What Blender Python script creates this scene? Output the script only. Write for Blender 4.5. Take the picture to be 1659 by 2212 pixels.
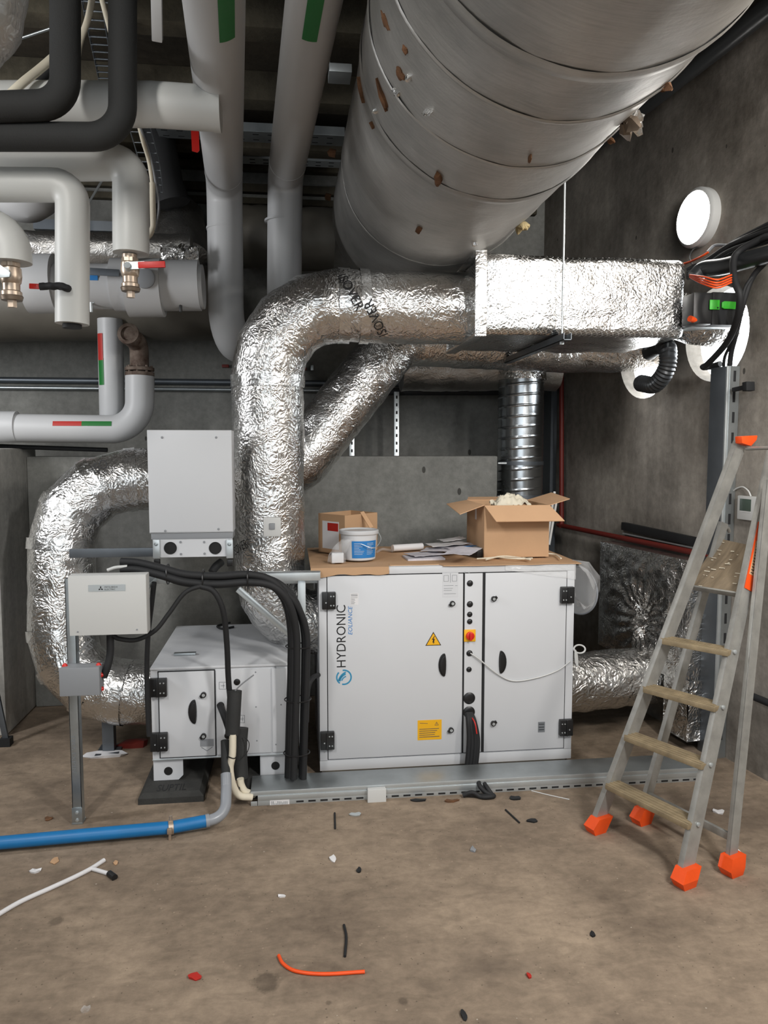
import bpy, bmesh, math, random
from mathutils import Vector as V, Matrix, noise, geometry
from math import sin, cos, tan, pi, radians as rad
random.seed(7)
S = bpy.context.scene
COL = S.collection
for o in list(bpy.data.objects):
    bpy.data.objects.remove(o)

# ------------------------------------------------------------ camera
F, CX, CY = 1650.0, 829.5, 1106.0
YAW, PIT, H = rad(7.0), rad(4.78), 1.65
CAM = V((0, 0, H))
FW = V((sin(YAW)*cos(PIT), cos(YAW)*cos(PIT), -sin(PIT)))
RT = V((cos(YAW), -sin(YAW), 0))
UP = RT.cross(FW)
cd = bpy.data.cameras.new('camera')
cam = bpy.data.objects.new('camera', cd)
COL.objects.link(cam)
cd.sensor_fit = 'HORIZONTAL'; cd.sensor_width = 36
cd.lens = 36*F/1659; cd.clip_start = .02
m3 = Matrix((RT, UP, -FW)).transposed()
cam.matrix_world = Matrix.Translation(CAM) @ m3.to_4x4()
S.camera = cam

# ------------------------------------------------------------ light
EXPOSURE = -0.12
S.view_settings.view_transform = 'Standard'
S.view_settings.look = 'None'
S.view_settings.exposure = EXPOSURE
S.view_settings.gamma = 1
S.view_settings.use_curve_mapping = False
S.cycles.use_denoising = True
S.cycles.max_bounces = 8
S.cycles.diffuse_bounces = 4
S.cycles.glossy_bounces = 4
S.cycles.transparent_max_bounces = 12
S.cycles.caustics_reflective = False
S.cycles.caustics_refractive = False
S.cycles.sample_clamp_indirect = 4
w = bpy.data.worlds.new('daylight'); S.world = w; w.use_nodes = True
bg = w.node_tree.nodes['Background']
bg.inputs[0].default_value = (.93, .97, 1, 1); bg.inputs[1].default_value = 14.0

def area(name, loc, target, sx, sy, power, col):
    ld = bpy.data.lights.new(name, 'AREA'); ld.shape = 'RECTANGLE'
    ld.size = sx; ld.size_y = sy; ld.energy = power; ld.color = col
    o = bpy.data.objects.new(name, ld); COL.objects.link(o)
    o.location = loc
    o.rotation_euler = (V(target)-V(loc)).to_track_quat('-Z', 'Y').to_euler()
    return o
# added cool fill behind the camera, unseen ceiling strips, added side fills, wall bulkheads
area('added_cool_fill', (-.6, -2.7, 1.9), (-.2, 3, 1.1), 3.6, 2.6, 78, (.9, .96, 1))  # added frontal fill light; no opening is built in the wall behind it
area('unseen_area_light', (1.75, .1, 3.1), (.2, 3.8, .6), .22, 1.0, 96, (1, .98, .96))
area('unseen_area_light', (1.62, 2.0, 3.5), (1.75, 2.1, 0), .2, 1.3, 26, (1, .95, .88))  # added fill, brightens the right wall and the floor below
area('wall_bulkhead', (2.60, 1.25, 2.75), (1.2, 2.3, 2.2), .28, .28, 34, (1, .95, .88))
area('unseen_area_light', (-1.5, .7, 3.5), (-1.0, 2.6, 0), .2, 1.4, 66, (1, .97, .93))
area('unseen_area_light', (-2.9, 3.0, 2.5), (-1.2, 5.6, 1.9), .2, 1.2, 50, (.97, .98, 1))  # added fill out of frame at left, lifts the dark upper back wall

def point(name, loc, power, col, r=.1):
    ld = bpy.data.lights.new(name, 'POINT'); ld.energy = power; ld.color = col
    ld.shadow_soft_size = r
    o = bpy.data.objects.new(name, ld); COL.objects.link(o); o.location = loc
    return o

# ------------------------------------------------------------ projection helpers: photo direction met with a real plane
def ray(px, py): return FW + RT*((px-CX)/F) + UP*((CY-py)/F)
def P(px, py, y):
    d = ray(px, py); return CAM + d*(y/d.y)
def PZ(px, py, z=0.0):
    d = ray(px, py); return CAM + d*((z-H)/d.z)
WA = rad(8.2)
WD = V((-sin(WA), cos(WA), 0))          # right wall runs this way
WN = V((-cos(WA), -sin(WA), 0))         # its inward normal
WP = V((2.28, 3.82, 0))
def W(px, py, off=0.0):
    d = ray(px, py); p0 = WP + WN*off
    return CAM + d*((p0-CAM).dot(WN)/d.dot(WN))

# ------------------------------------------------------------ materials
def lin(c): return c/12.92 if c <= .04045 else ((c+.055)/1.055)**2.4
def rgb(r, g, b): return (lin(r/255), lin(g/255), lin(b/255), 1)
def mix(nt, a, b, fac, mode='MIX'):
    n = nt.nodes.new('ShaderNodeMix'); n.data_type = 'RGBA'; n.blend_type = mode
    for s, v in ((0, fac), (6, a), (7, b)):
        if hasattr(v, 'is_output'): nt.links.new(v, n.inputs[s])
        else: n.inputs[s].default_value = v
    return n.outputs[2]
def coords(nt, scale=(1, 1, 1), kind='Object'):
    t = nt.nodes.new('ShaderNodeTexCoord'); m = nt.nodes.new('ShaderNodeMapping')
    m.inputs['Scale'].default_value = scale
    nt.links.new(t.outputs[kind], m.inputs[0]); return m.outputs[0]
def tnoise(nt, vec, scale, detail=4, rough=.55, dist=0):
    n = nt.nodes.new('ShaderNodeTexNoise'); nt.links.new(vec, n.inputs['Vector'])
    n.inputs['Scale'].default_value = scale; n.inputs['Detail'].default_value = detail
    n.inputs['Roughness'].default_value = rough; n.inputs['Distortion'].default_value = dist
    return n
def ramp(nt, fac, stops):
    r = nt.nodes.new('ShaderNodeValToRGB'); nt.links.new(fac, r.inputs[0])
    e = r.color_ramp.elements
    while len(e) < len(stops): e.new(.5)
    for i, (p, c) in enumerate(stops):
        e[i].position = p; e[i].color = c if len(c) == 4 else (*c, 1)
    return r.outputs[0]
def math_(nt, op, a, b=0.0):
    n = nt.nodes.new('ShaderNodeMath'); n.operation = op
    for i, v in enumerate((a, b)):
        if hasattr(v, 'is_output'): nt.links.new(v, n.inputs[i])
        else: n.inputs[i].default_value = v
    return n.outputs[0]
def bump(nt, h, strength, dist=.01, prev=None):
    n = nt.nodes.new('ShaderNodeBump'); n.inputs['Strength'].default_value = strength
    n.inputs['Distance'].default_value = dist
    nt.links.new(h, n.inputs['Height'])
    if prev: nt.links.new(prev, n.inputs['Normal'])
    return n.outputs[0]
def new(name):
    m = bpy.data.materials.new(name); m.use_nodes = True
    nt = m.node_tree; return m, nt, nt.nodes['Principled BSDF']
def M(name, col, rough=.5, metal=0.0, var=0.0, vs=4, bmp=0.0, bs=60, spec=.5, trans=0, alpha=1, stretch=(1, 1, 1), dark=None):
    m, nt, b = new(name)
    b.inputs['Roughness'].default_value = rough; b.inputs['Metallic'].default_value = metal
    b.inputs['Specular IOR Level'].default_value = spec
    b.inputs['Transmission Weight'].default_value = trans; b.inputs['Alpha'].default_value = alpha
    v = coords(nt, stretch)
    n = tnoise(nt, v, vs, 6, .6)
    d = dark or tuple(c*(1-var) for c in col[:3])+(1,)
    l = tuple(min(1, c*(1+var*.6)) for c in col[:3])+(1,)
    c = ramp(nt, n.outputs[0], [(.3, d), (.7, l)]); nt.links.new(c, b.inputs['Base Color'])
    if metal or rough < .6:
        r = math_(nt, 'MULTIPLY_ADD', n.outputs[0], .18); r.node.inputs[2].default_value = rough-.09
        nt.links.new(r, b.inputs['Roughness'])
    if bmp:
        n2 = tnoise(nt, v, bs, 5, .6)
        nt.links.new(bump(nt, n2.outputs[0], bmp), b.inputs['Normal'])
    return m
def EM(name, col, st):
    m, nt, b = new(name)
    b.inputs['Base Color'].default_value = (.8, .8, .8, 1)
    b.inputs['Emission Color'].default_value = col; b.inputs['Emission Strength'].default_value = st
    return m
def foil_mat(name, col=(.80, .795, .78), rough=.19, amt=.55, s1=13, s2=62, scrim=0):
    m, nt, b = new(name)
    b.inputs['Metallic'].default_value = 1
    v = coords(nt)
    w1 = tnoise(nt, v, 6, 3)
    wv = nt.nodes.new('ShaderNodeVectorMath'); wv.operation = 'MULTIPLY_ADD'
    nt.links.new(w1.outputs[1], wv.inputs[0]); wv.inputs[1].default_value = (.25,)*3
    nt.links.new(v, wv.inputs[2])
    hs = []
    for sc in (s1, s2):
        vo = nt.nodes.new('ShaderNodeTexVoronoi'); vo.feature = 'F1'
        vo.inputs['Scale'].default_value = sc; nt.links.new(wv.outputs[0], vo.inputs['Vector'])
        hs.append(vo.outputs['Distance'])
    b1 = bump(nt, hs[0], amt*.28, .03)
    b2 = bump(nt, hs[1], amt*.75, .008, b1)
    fine = tnoise(nt, v, 75, 4, .65)
    b3 = bump(nt, fine.outputs[0], amt*.55, .005, b2)
    lines = None
    if scrim:
        for sg in (1, -1):
            sp = nt.nodes.new('ShaderNodeSeparateXYZ'); nt.links.new(v, sp.inputs[0])
            a = math_(nt, 'ADD', sp.outputs[0], sp.outputs[1])
            z = math_(nt, 'MULTIPLY', sp.outputs[2], 1.7*sg)
            q = math_(nt, 'MULTIPLY', math_(nt, 'ADD', a, z), scrim)
            fr = math_(nt, 'FRACT', q)
            li = math_(nt, 'LESS_THAN', math_(nt, 'ABSOLUTE', math_(nt, 'SUBTRACT', fr, .5)), .09)
            b3 = bump(nt, li, .6, .003, b3); lines = li if lines is None else math_(nt, 'MAXIMUM', lines, li)
    nt.links.new(b3, b.inputs['Normal'])
    n = tnoise(nt, v, 3, 4)
    c = ramp(nt, n.outputs[0], [(.3, tuple(x*.82 for x in col)), (.7, col)])
    nt.links.new(c, b.inputs['Base Color'])
    r = math_(nt, 'MULTIPLY_ADD', n.outputs[0], .2); r.node.inputs[2].default_value = rough-.03
    if lines is not None:
        c = mix(nt, c, (.95, .95, .94, 1), lines); nt.links.new(c, b.inputs['Base Color'])
        r = math_(nt, 'MAXIMUM', r, math_(nt, 'MULTIPLY', lines, .3))
    nt.links.new(r, b.inputs['Roughness'])
    return m
def concrete(name, c0, c1, streak=.5, holes=.0, vs=1.2, st_scale=(5, 5, .35), stain=None, specks=0, spots=()):
    m, nt, b = new(name)
    b.inputs['Roughness'].default_value = .85; b.inputs['Specular IOR Level'].default_value = .25
    v = coords(nt)
    n = tnoise(nt, v, vs, 8, .62)
    c = ramp(nt, n.outputs[0], [(.32, c0), (.68, c1)])
    if streak:
        n2 = tnoise(nt, coords(nt, st_scale), 2.2, 6, .6)
        f = ramp(nt, n2.outputs[0], [(.35, (.45,)*3), (.65, (1.15,)*3)])
        c = mix(nt, c, f, streak, 'MULTIPLY')
    n3 = tnoise(nt, v, 22, 6, .7)
    f3 = ramp(nt, n3.outputs[0], [(.3, (.72,)*3), (.7, (1.12,)*3)])
    c = mix(nt, c, f3, .8, 'MULTIPLY')
    if stain:
        n5 = tnoise(nt, v, .9, 5, .6, .5)
        f5 = ramp(nt, n5.outputs[0], [(.52, (0, 0, 0)), (.72, (1, 1, 1))])
        c = mix(nt, c, stain, math_(nt, 'MULTIPLY', f5, .6))
    if specks:
        for sc, th, cc, seed in ((19, .10, c1, 0), (31, .11, tuple(x*.35 for x in c0[:3])+(1,), 4), (13, .055, rgb(205, 196, 182), 9)):
            vo = nt.nodes.new('ShaderNodeTexVoronoi'); vo.inputs['Scale'].default_value = sc
            mp = coords(nt); mp.node.inputs['Location'].default_value = (seed, seed*.7, 0); nt.links.new(mp, vo.inputs['Vector'])
            wob = math_(nt, 'ADD', vo.outputs['Distance'], math_(nt, 'MULTIPLY', n3.outputs[0], .12))
            c = mix(nt, c, cc, math_(nt, 'MULTIPLY', math_(nt, 'LESS_THAN', wob, th+.035), specks))
        n6 = tnoise(nt, coords(nt, (1, 2.2, 1)), 7, 7, .7, .6)
        f6 = ramp(nt, n6.outputs[0], [(.34, (.74,)*3), (.6, (1.1,)*3)]); c = mix(nt, c, f6, .75, 'MULTIPLY')
    for (x, y, r) in spots:
        d = nt.nodes.new('ShaderNodeVectorMath'); d.operation = 'DISTANCE'; nt.links.new(v, d.inputs[0]); d.inputs[1].default_value = (x, y, 0)
        e = math_(nt, 'ADD', math_(nt, 'DIVIDE', d.outputs['Value'], r), math_(nt, 'MULTIPLY', n3.outputs[0], .8))
        f7 = ramp(nt, e, [(.75, (.62,)*3), (1.25, (1,)*3)]); c = mix(nt, c, f7, 1.0, 'MULTIPLY')
    if holes:
        vo = nt.nodes.new('ShaderNodeTexVoronoi'); vo.inputs['Scale'].default_value = 5.5
        nt.links.new(coords(nt, (1, 1, .55)), vo.inputs['Vector'])
        h = math_(nt, 'LESS_THAN', vo.outputs['Distance'], holes)
        c = mix(nt, c, (.03, .028, .025, 1), math_(nt, 'MULTIPLY', h, .8))
    nt.links.new(c, b.inputs['Base Color'])
    b1 = bump(nt, n3.outputs[0], .35, .008)
    nt.links.new(b1, b.inputs['Normal'])
    return m

FS = []
for px, py, r in ((575, 2122, .085), (870, 2162, .03), (710, 2166, .02), (120, 1990, .05)):
    q = PZ(px, py); FS.append((q.x+.65, q.y-1.45, r))
mt = {}
mt['floor'] = concrete('dusty_brown_concrete', rgb(118, 104, 90), rgb(166, 148, 128), 0, 0, 1.5, stain=rgb(92, 81, 72), specks=.55, spots=FS)
mt['wall_r'] = concrete('warm_grey_concrete', rgb(98, 92, 84), rgb(192, 185, 175), .6, .05, 1.1, (1.8, 1.8, .18))
mt['wall_b'] = concrete('grey_concrete', rgb(112, 112, 108), rgb(150, 150, 145), .3, .075, .8, (1.5, 1.5, .2))
mt['wall_l'] = concrete('pale_cement', rgb(166, 165, 160), rgb(200, 198, 192), .3, 0, .8)
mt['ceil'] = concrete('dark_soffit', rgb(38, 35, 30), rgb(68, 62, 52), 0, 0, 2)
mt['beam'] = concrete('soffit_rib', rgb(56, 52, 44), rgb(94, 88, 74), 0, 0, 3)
mt['white'] = M('white_powder_coat', rgb(206, 208, 211), .42, 0, .015, 2)
mt['cream'] = M('cream_paint', rgb(204, 205, 203), .45, 0, .015, 2)
mt['pvc'] = M('grey_white_pvc_jacket', rgb(205, 206, 203), .42, 0, .03, 2)
mt['pvcg'] = M('grey_pvc_jacket', rgb(192, 193, 194), .45, 0, .04, 2)
mt['greybox'] = M('grey_plastic', rgb(140, 143, 147), .5, 0, .03)
mt['black'] = M('black_rubber', rgb(30, 30, 31), .62, 0, .15, 8)
mt['foam'] = M('black_foam_lagging', rgb(46, 47, 47), .8, 0, .1, 6, .2, 150)
mt['blackp'] = M('black_plastic', rgb(27, 27, 28), .38, 0, .1, 8)
mt['galv'] = M('galvanised_steel', rgb(176, 182, 184), .38, .85, .14, 9, .04, 40)
mt['galvw'] = M('bright_zinc_steel', rgb(202, 208, 210), .4, .7, .06, 9)
mt['dgalv'] = M('dull_galvanised_steel', rgb(112, 118, 124), .45, .75, .12, 6)
mt['alu'] = M('worn_aluminium', rgb(170, 169, 164), .45, .5, .2, 14, .08, 60)
mt['foil'] = foil_mat('crinkled_foil')
mt['foils'] = foil_mat('scrim_foil', (.60, .595, .585), rough=.17, scrim=34, amt=.4)
mt['foild'] = foil_mat('dull_foil', (.55, .54, .52), .34, .35)
mt['foilx'] = foil_mat('crumpled_foil', amt=.9, s1=14, s2=45)
mt['tape'] = foil_mat('foil_tape', (.85, .85, .84), .2, .3, 20, 60)
mt['spiral'] = M('spiral_galvanised', rgb(175, 180, 184), .26, 1, .1, 6)
mt['dark'] = M('dark_void', rgb(14, 14, 14), .7)
mt['gasket'] = M('dark_gasket', rgb(26, 27, 29), .7)
mt['red'] = M('red_plastic', rgb(214, 40, 32), .4)
mt['redp'] = M('dark_red_paint', rgb(112, 34, 26), .55, 0, .1)
mt['green'] = M('green_tape', rgb(22, 112, 44), .5)
mt['greenb'] = M('bright_green_plastic', rgb(62, 190, 50), .4)
mt['redt'] = M('red_tape', rgb(178, 42, 34), .5)
mt['orange'] = M('orange_plastic', rgb(240, 84, 26), .45, 0, .08, 20)
mt['yellow'] = M('yellow_label', rgb(238, 178, 28), .5)
mt['blue'] = M('blue_pipe', rgb(22, 112, 172), .42, 0, .1, 9)
mt['bluel'] = M('blue_print', rgb(40, 122, 190), .5)
mt['logob'] = M('teal_blue_print', rgb(52, 140, 178), .5)
mt['ink'] = M('black_ink', rgb(20, 20, 22), .6)
mt['greyink'] = M('grey_ink', rgb(120, 124, 128), .6)
mt['brass'] = M('brass', rgb(198, 180, 162), .36, .75, .12, 20)
mt['bronze'] = M('old_bronze', rgb(132, 118, 104), .45, .7, .2, 20)
mt['rust'] = M('rusty_iron', rgb(120, 108, 98), .7, .3, .4, 16, .3, 60, dark=rgb(60, 36, 22))
mt['card'] = M('brown_cardboard', rgb(188, 152, 117), .8, 0, .06, 5, .05, 90)
mt['cardin'] = M('pale_cardboard', rgb(205, 165, 128), .8, 0, .05, 5)
mt['paper'] = M('paper', rgb(222, 221, 222), .7, 0, .03)
mt['paperg'] = M('printed_paper', rgb(198, 196, 203), .7, 0, .12, 40)
mt['wood'] = M('scuffed_plywood', rgb(142, 126, 104), .65, 0, .3, 9, .15, 50, stretch=(1, 4, 1))
mt['tread'] = M('worn_tread', rgb(158, 142, 114), .6, .35, .28, 16, .1, 60)
mt['wool'] = M('torn_insulation', rgb(112, 78, 52), .95, 0, .45, 22, .6, 60)
mt['woolp'] = M('pale_wool', rgb(206, 186, 140), .95, 0, .2, 20, .6, 60)
mt['rubpad'] = M('rubber_pad', rgb(52, 52, 50), .85, 0, .2, 20, .3, 120)
mt['ivory'] = M('ivory_foam', rgb(222, 214, 194), .75, 0, .05, 6, .1, 60)
mt['pvcd'] = M('grey_drain_pvc', rgb(146, 150, 156), .3, 0, .03)
mt['clear'] = M('clear_film', (.93, .94, .95, 1), .12, 0, 0, 3, .25, 14, alpha=.36)
mt['bag'] = M('clear_bag', (.93, .94, .95, 1), .15, 0, 0, 3, .4, 30, alpha=.14)
mt['lcd'] = M('lcd', rgb(78, 92, 84), .25)
mt['pipek'] = M('dark_pipe', rgb(58, 60, 62), .32, .3, .1, 8)
mt['duct'] = None
mt['dullw'] = M('dull_wrapped_insulation', rgb(92, 88, 80), .55, .2, .2, 3, .15, 12)
mt['whiteb'] = M('off_white_paint', rgb(200, 201, 197), .45, 0, .015, 2)

def big_duct_mat():
    m, nt, b = new('scuffed_aluminium_jacket')
    b.inputs['Metallic'].default_value = .92
    v = coords(nt)
    n = tnoise(nt, v, 2.2, 6, .6)
    c = ramp(nt, n.outputs[0], [(.3, rgb(166, 165, 162)), (.7, rgb(206, 204, 200))])
    sc = tnoise(nt, coords(nt, (1.5, 22, 1.5)), 5, 6, .65)
    f = ramp(nt, sc.outputs[0], [(.3, (.78,)*3), (.62, (1.05,)*3)])
    c = mix(nt, c, f, .6, 'MULTIPLY')
    nt.links.new(c, b.inputs['Base Color'])
    b1 = bump(nt, n.outputs[0], .22, .05)
    b2 = bump(nt, sc.outputs[0], .12, .004, b1)
    nt.links.new(b2, b.inputs['Normal'])
    r = math_(nt, 'MULTIPLY_ADD', n.outputs[0], .2); r.node.inputs[2].default_value = .4
    nt.links.new(r, b.inputs['Roughness'])
    return m
mt['duct'] = big_duct_mat()

# ------------------------------------------------------------ mesh helpers
WL = {}
class MB:
    def __init__(s): s.bm = bmesh.new()
    def _bev(s, geom_verts, bev, seg=2):
        es = list({e for v in geom_verts for e in v.link_edges})
        bmesh.ops.bevel(s.bm, geom=es, offset=bev, segments=seg, affect='EDGES', profile=.6)
    def obox(s, o, a, b, c, bev=0):
        o, a, b, c = V(o), V(a), V(b), V(c)
        vs = [s.bm.verts.new(o+a*i+b*j+c*k) for k in (0, 1) for j in (0, 1) for i in (0, 1)]
        fs = [(0, 2, 3, 1), (4, 5, 7, 6), (0, 1, 5, 4), (2, 6, 7, 3), (0, 4, 6, 2), (1, 3, 7, 5)]
        ff = [s.bm.faces.new([vs[i] for i in f]) for f in fs]
        if a.cross(b).dot(c) < 0: bmesh.ops.reverse_faces(s.bm, faces=ff)
        if bev: s._bev(vs, bev)
        return s
    def bb(s, p, q, bev=0):
        p, q = V(p), V(q)
        lo = V(map(min, p, q)); d = V(map(max, p, q))-lo
        return s.obox(lo, (d.x, 0, 0), (0, d.y, 0), (0, 0, d.z), bev)
    def beam(s, p, q, wdir, w, t, bev=0):
        """bar from p to q, w wide along wdir, t thick across"""
        p, q = V(p), V(q); ax = (q-p); wd = V(wdir); wd = (wd-ax.normalized()*wd.dot(ax.normalized())).normalized()
        td = ax.cross(wd).normalized()
        return s.obox(p-wd*w/2-td*t/2, ax, wd*w, td*t, bev)
    def prism(s, poly, vec, bev=0):
        vec = V(vec); a = [s.bm.verts.new(V(p)) for p in poly]; b = [s.bm.verts.new(V(p)+vec) for p in poly]
        n = len(a); ff = [s.bm.faces.new(a[::-1]), s.bm.faces.new(b)]
        for i in range(n): ff.append(s.bm.faces.new((a[i], a[(i+1) % n], b[(i+1) % n], b[i])))
        bmesh.ops.recalc_face_normals(s.bm, faces=ff)
        if bev: s._bev(a+b, bev)
        return s
    def tube(s, pts, r, n=14, cap=True, rf=None, flat=None, closed=False):
        pts = [V(p) for p in pts]; N = len(pts)
        rs = r if isinstance(r, (list, tuple)) else [r]*N
        if closed:
            tg = [(pts[(i+1) % N]-pts[i-1]).normalized() for i in range(N)]
        else:
            tg = [(pts[min(i+1, N-1)]-pts[max(i-1, 0)]).normalized() for i in range(N)]
        ref = V((0, 0, 1)) if abs(tg[0].z) < .9 else V((0, 1, 0))
        u = (ref-tg[0]*ref.dot(tg[0])).normalized(); rings = []; L = 0
        for i in range(N):
            t = tg[i]; u = (u-t*u.dot(t)).normalized(); v = t.cross(u)
            k = 1.0
            if 0 < i < N-1 or closed:
                a = (pts[i]-pts[i-1]).normalized(); cc = max(.5, a.dot(t)); k = 1/cc
            if i: L += (pts[i]-pts[i-1]).length
            ring = []
            bend = ((pts[(i+1) % N]-pts[i]).normalized()-(pts[i]-pts[i-1]).normalized()) if (0 < i < N-1) else V((0, 0, 0))
            bl = bend.length
            for j in range(n):
                an = 2*pi*j/n; rr = rs[i]
                if rf: rr += rf(L, an, i)
                d = u*cos(an)+v*sin(an)
                if bl > 1e-6:
                    bn = bend/bl; d = d+bn*(d.dot(bn)*(k-1))
                ring.append(s.bm.verts.new(pts[i]+d*rr))
            rings.append(ring)
        for i in range(N if closed else N-1):
            A, B = rings[i], rings[(i+1) % N]
            for j in range(n):
                s.bm.faces.new((A[j], A[(j+1) % n], B[(j+1) % n], B[j]))
        if cap and not closed:
            s.bm.faces.new(rings[0][::-1]); s.bm.faces.new(rings[-1])
        return s
    def cyl(s, p, q, r, r2=None, n=24): return s.tube([p, q], [r, r if r2 is None else r2], n)
    def lathe(s, prof, o, ax=(0, 0, 1), n=32):
        o, ax = V(o), V(ax).normalized(); ref = V((1, 0, 0)) if abs(ax.x) < .9 else V((0, 1, 0))
        u = (ref-ax*ref.dot(ax)).normalized(); v = ax.cross(u); rings = []
        for r, h in prof:
            rings.append([s.bm.verts.new(o+ax*h+(u*cos(2*pi*j/n)+v*sin(2*pi*j/n))*max(r, 1e-5)) for j in range(n)])
        for A, B in zip(rings, rings[1:]):
            for j in range(n): s.bm.faces.new((A[j], A[(j+1) % n], B[(j+1) % n], B[j]))
        s.bm.faces.new(rings[0][::-1]); s.bm.faces.new(rings[-1])
        return s
    def stroke(s, pts, wid, nrm, th=.0008):
        """flat ribbon lying on a face with normal nrm"""
        pts = [V(p) for p in pts]; nrm = V(nrm).normalized(); N = len(pts); A = []; B = []
        for i in range(N):
            t = (pts[min(i+1, N-1)]-pts[max(i-1, 0)]).normalized(); sd = t.cross(nrm)*wid/2
            A.append(pts[i]+sd); B.append(pts[i]-sd)
        s.prism(A+B[::-1], nrm*th) if N == 2 else s._rib(A, B, nrm*th)
        return s
    def _rib(s, A, B, up):
        va = [s.bm.verts.new(p+up) for p in A]; vb = [s.bm.verts.new(p+up) for p in B]
        la = [s.bm.verts.new(p) for p in A]; lb = [s.bm.verts.new(p) for p in B]
        ff = []
        for i in range(len(A)-1):
            for q in ((va, vb), (lb, la), (la, va), (vb, lb)):
                ff.append(s.bm.faces.new((q[0][i], q[0][i+1], q[1][i+1], q[1][i])))
        bmesh.ops.recalc_face_normals(s.bm, faces=ff)
    def grid(s, f, nu, nv, th=0.0):
        """sheet of points f(u,v), thickened by th"""
        vs = [[s.bm.verts.new(V(f(i/nu, j/nv))) for j in range(nv+1)] for i in range(nu+1)]
        fs = []
        for i in range(nu):
            for j in range(nv):
                fs.append(s.bm.faces.new((vs[i][j], vs[i+1][j], vs[i+1][j+1], vs[i][j+1])))
        bmesh.ops.recalc_face_normals(s.bm, faces=fs)
        if th:
            r = bmesh.ops.solidify(s.bm, geom=fs, thickness=th)
            bmesh.ops.recalc_face_normals(s.bm, faces=list(set(fs) | {g for g in r['geom'] if isinstance(g, bmesh.types.BMFace)}))
        return s
    def hull(s, pts):
        vs = [s.bm.verts.new(V(p)) for p in pts]
        r = bmesh.ops.convex_hull(s.bm, input=vs)
        return s
    def build(s, name, m, parent=None, smooth=True, loc=None, ang=38):
        me = bpy.data.meshes.new(name)
        if parent is not None: base = WL[parent.name]
        elif loc is not None: base = V(loc)
        else:
            cs = [v.co for v in s.bm.verts]
            lo = V(min(c[i] for c in cs) for i in range(3)); hi = V(max(c[i] for c in cs) for i in range(3))
            base = V(((lo.x+hi.x)/2, (lo.y+hi.y)/2, lo.z))
        bmesh.ops.translate(s.bm, verts=s.bm.verts, vec=-base)
        s.bm.to_mesh(me); s.bm.free()
        me.materials.append(mt[m])
        if smooth and len(me.polygons):
            me.polygons.foreach_set('use_smooth', [True]*len(me.polygons))
            me.set_sharp_from_angle(angle=rad(ang))
        o = bpy.data.objects.new(name, me); COL.objects.link(o)
        if parent is not None: o.parent = parent
        else: o.location = base
        WL[o.name] = base
        return o
def tag(o, label, cat, group=None, kind=None):
    o['label'] = label; o['category'] = cat
    if group: o['group'] = group
    if kind: o['kind'] = kind
    return o
def thing(name, label, cat, loc, group=None):
    o = bpy.data.objects.new(name, None); COL.objects.link(o); o.location = loc
    o.empty_display_size = .1; WL[o.name] = V(loc)
    return tag(o, label, cat, group)
def struct(o): o['kind'] = 'structure'; return o
def lab(o, s): o['label'] = s; return o

def fillet(pts, r, n=6):
    pts = [V(p) for p in pts]; out = [pts[0]]
    rs = r if isinstance(r, (list, tuple)) else [r]*(len(pts)-2)
    for i in range(1, len(pts)-1):
        a, b, c = pts[i-1], pts[i], pts[i+1]
        d1 = (a-b).normalized(); d2 = (c-b).normalized(); ang = d1.angle(d2)
        if ang > 3.1: out.append(b); continue
        rr = rs[i-1]; t = rr/tan(ang/2); t = min(t, (a-b).length*.98, (c-b).length*.98); rr = t*tan(ang/2)
        cen = b+(d1+d2).normalized()*(rr/sin(ang/2))
        s0 = b+d1*t-cen; s1 = b+d2*t-cen; th = s0.angle(s1)
        for k in range(n+1):
            f = k/n
            out.append(cen+(s0*sin((1-f)*th)+s1*sin(f*th))/sin(th))
    out.append(pts[-1]); return out
def resample(pts, step):
    out = [pts[0]]
    for a, b in zip(pts, pts[1:]):
        L = (b-a).length; k = max(1, round(L/step))
        for i in range(1, k+1): out.append(a+(b-a)*(i/k))
    return out
def smooth_path(pts, n=8):
    """Catmull-Rom through the points"""
    pts = [V(p) for p in pts]; q = [pts[0]*2-pts[1]]+pts+[pts[-1]*2-pts[-2]]; out = []
    for i in range(1, len(q)-2):
        for k in range(n):
            t = k/n; a, b, c, d = q[i-1], q[i], q[i+1], q[i+2]
            out.append(.5*((2*b)+(c-a)*t+(2*a-5*b+4*c-d)*t*t+(3*b-a-3*c+d)*t**3))
    out.append(pts[-1]); return out
def crumple(amp, s, seed=0.0):
    def f(L, an, i):
        p = V((cos(an)*2*s*.1, sin(an)*2*s*.1, L*s))+V((seed, seed*2, 0))
        return amp*noise.noise(p*1.0)+amp*.6*noise.noise(p*2.7)
    return f
def foil_duct(name, pts, r, m='foil', parent=None, step=.035, amp=.006, n=48, seed=0.0):
    return MB().tube(resample(pts, step), r, n, rf=crumple(amp, 12, seed)).build(name, m, parent, ang=60)
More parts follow.
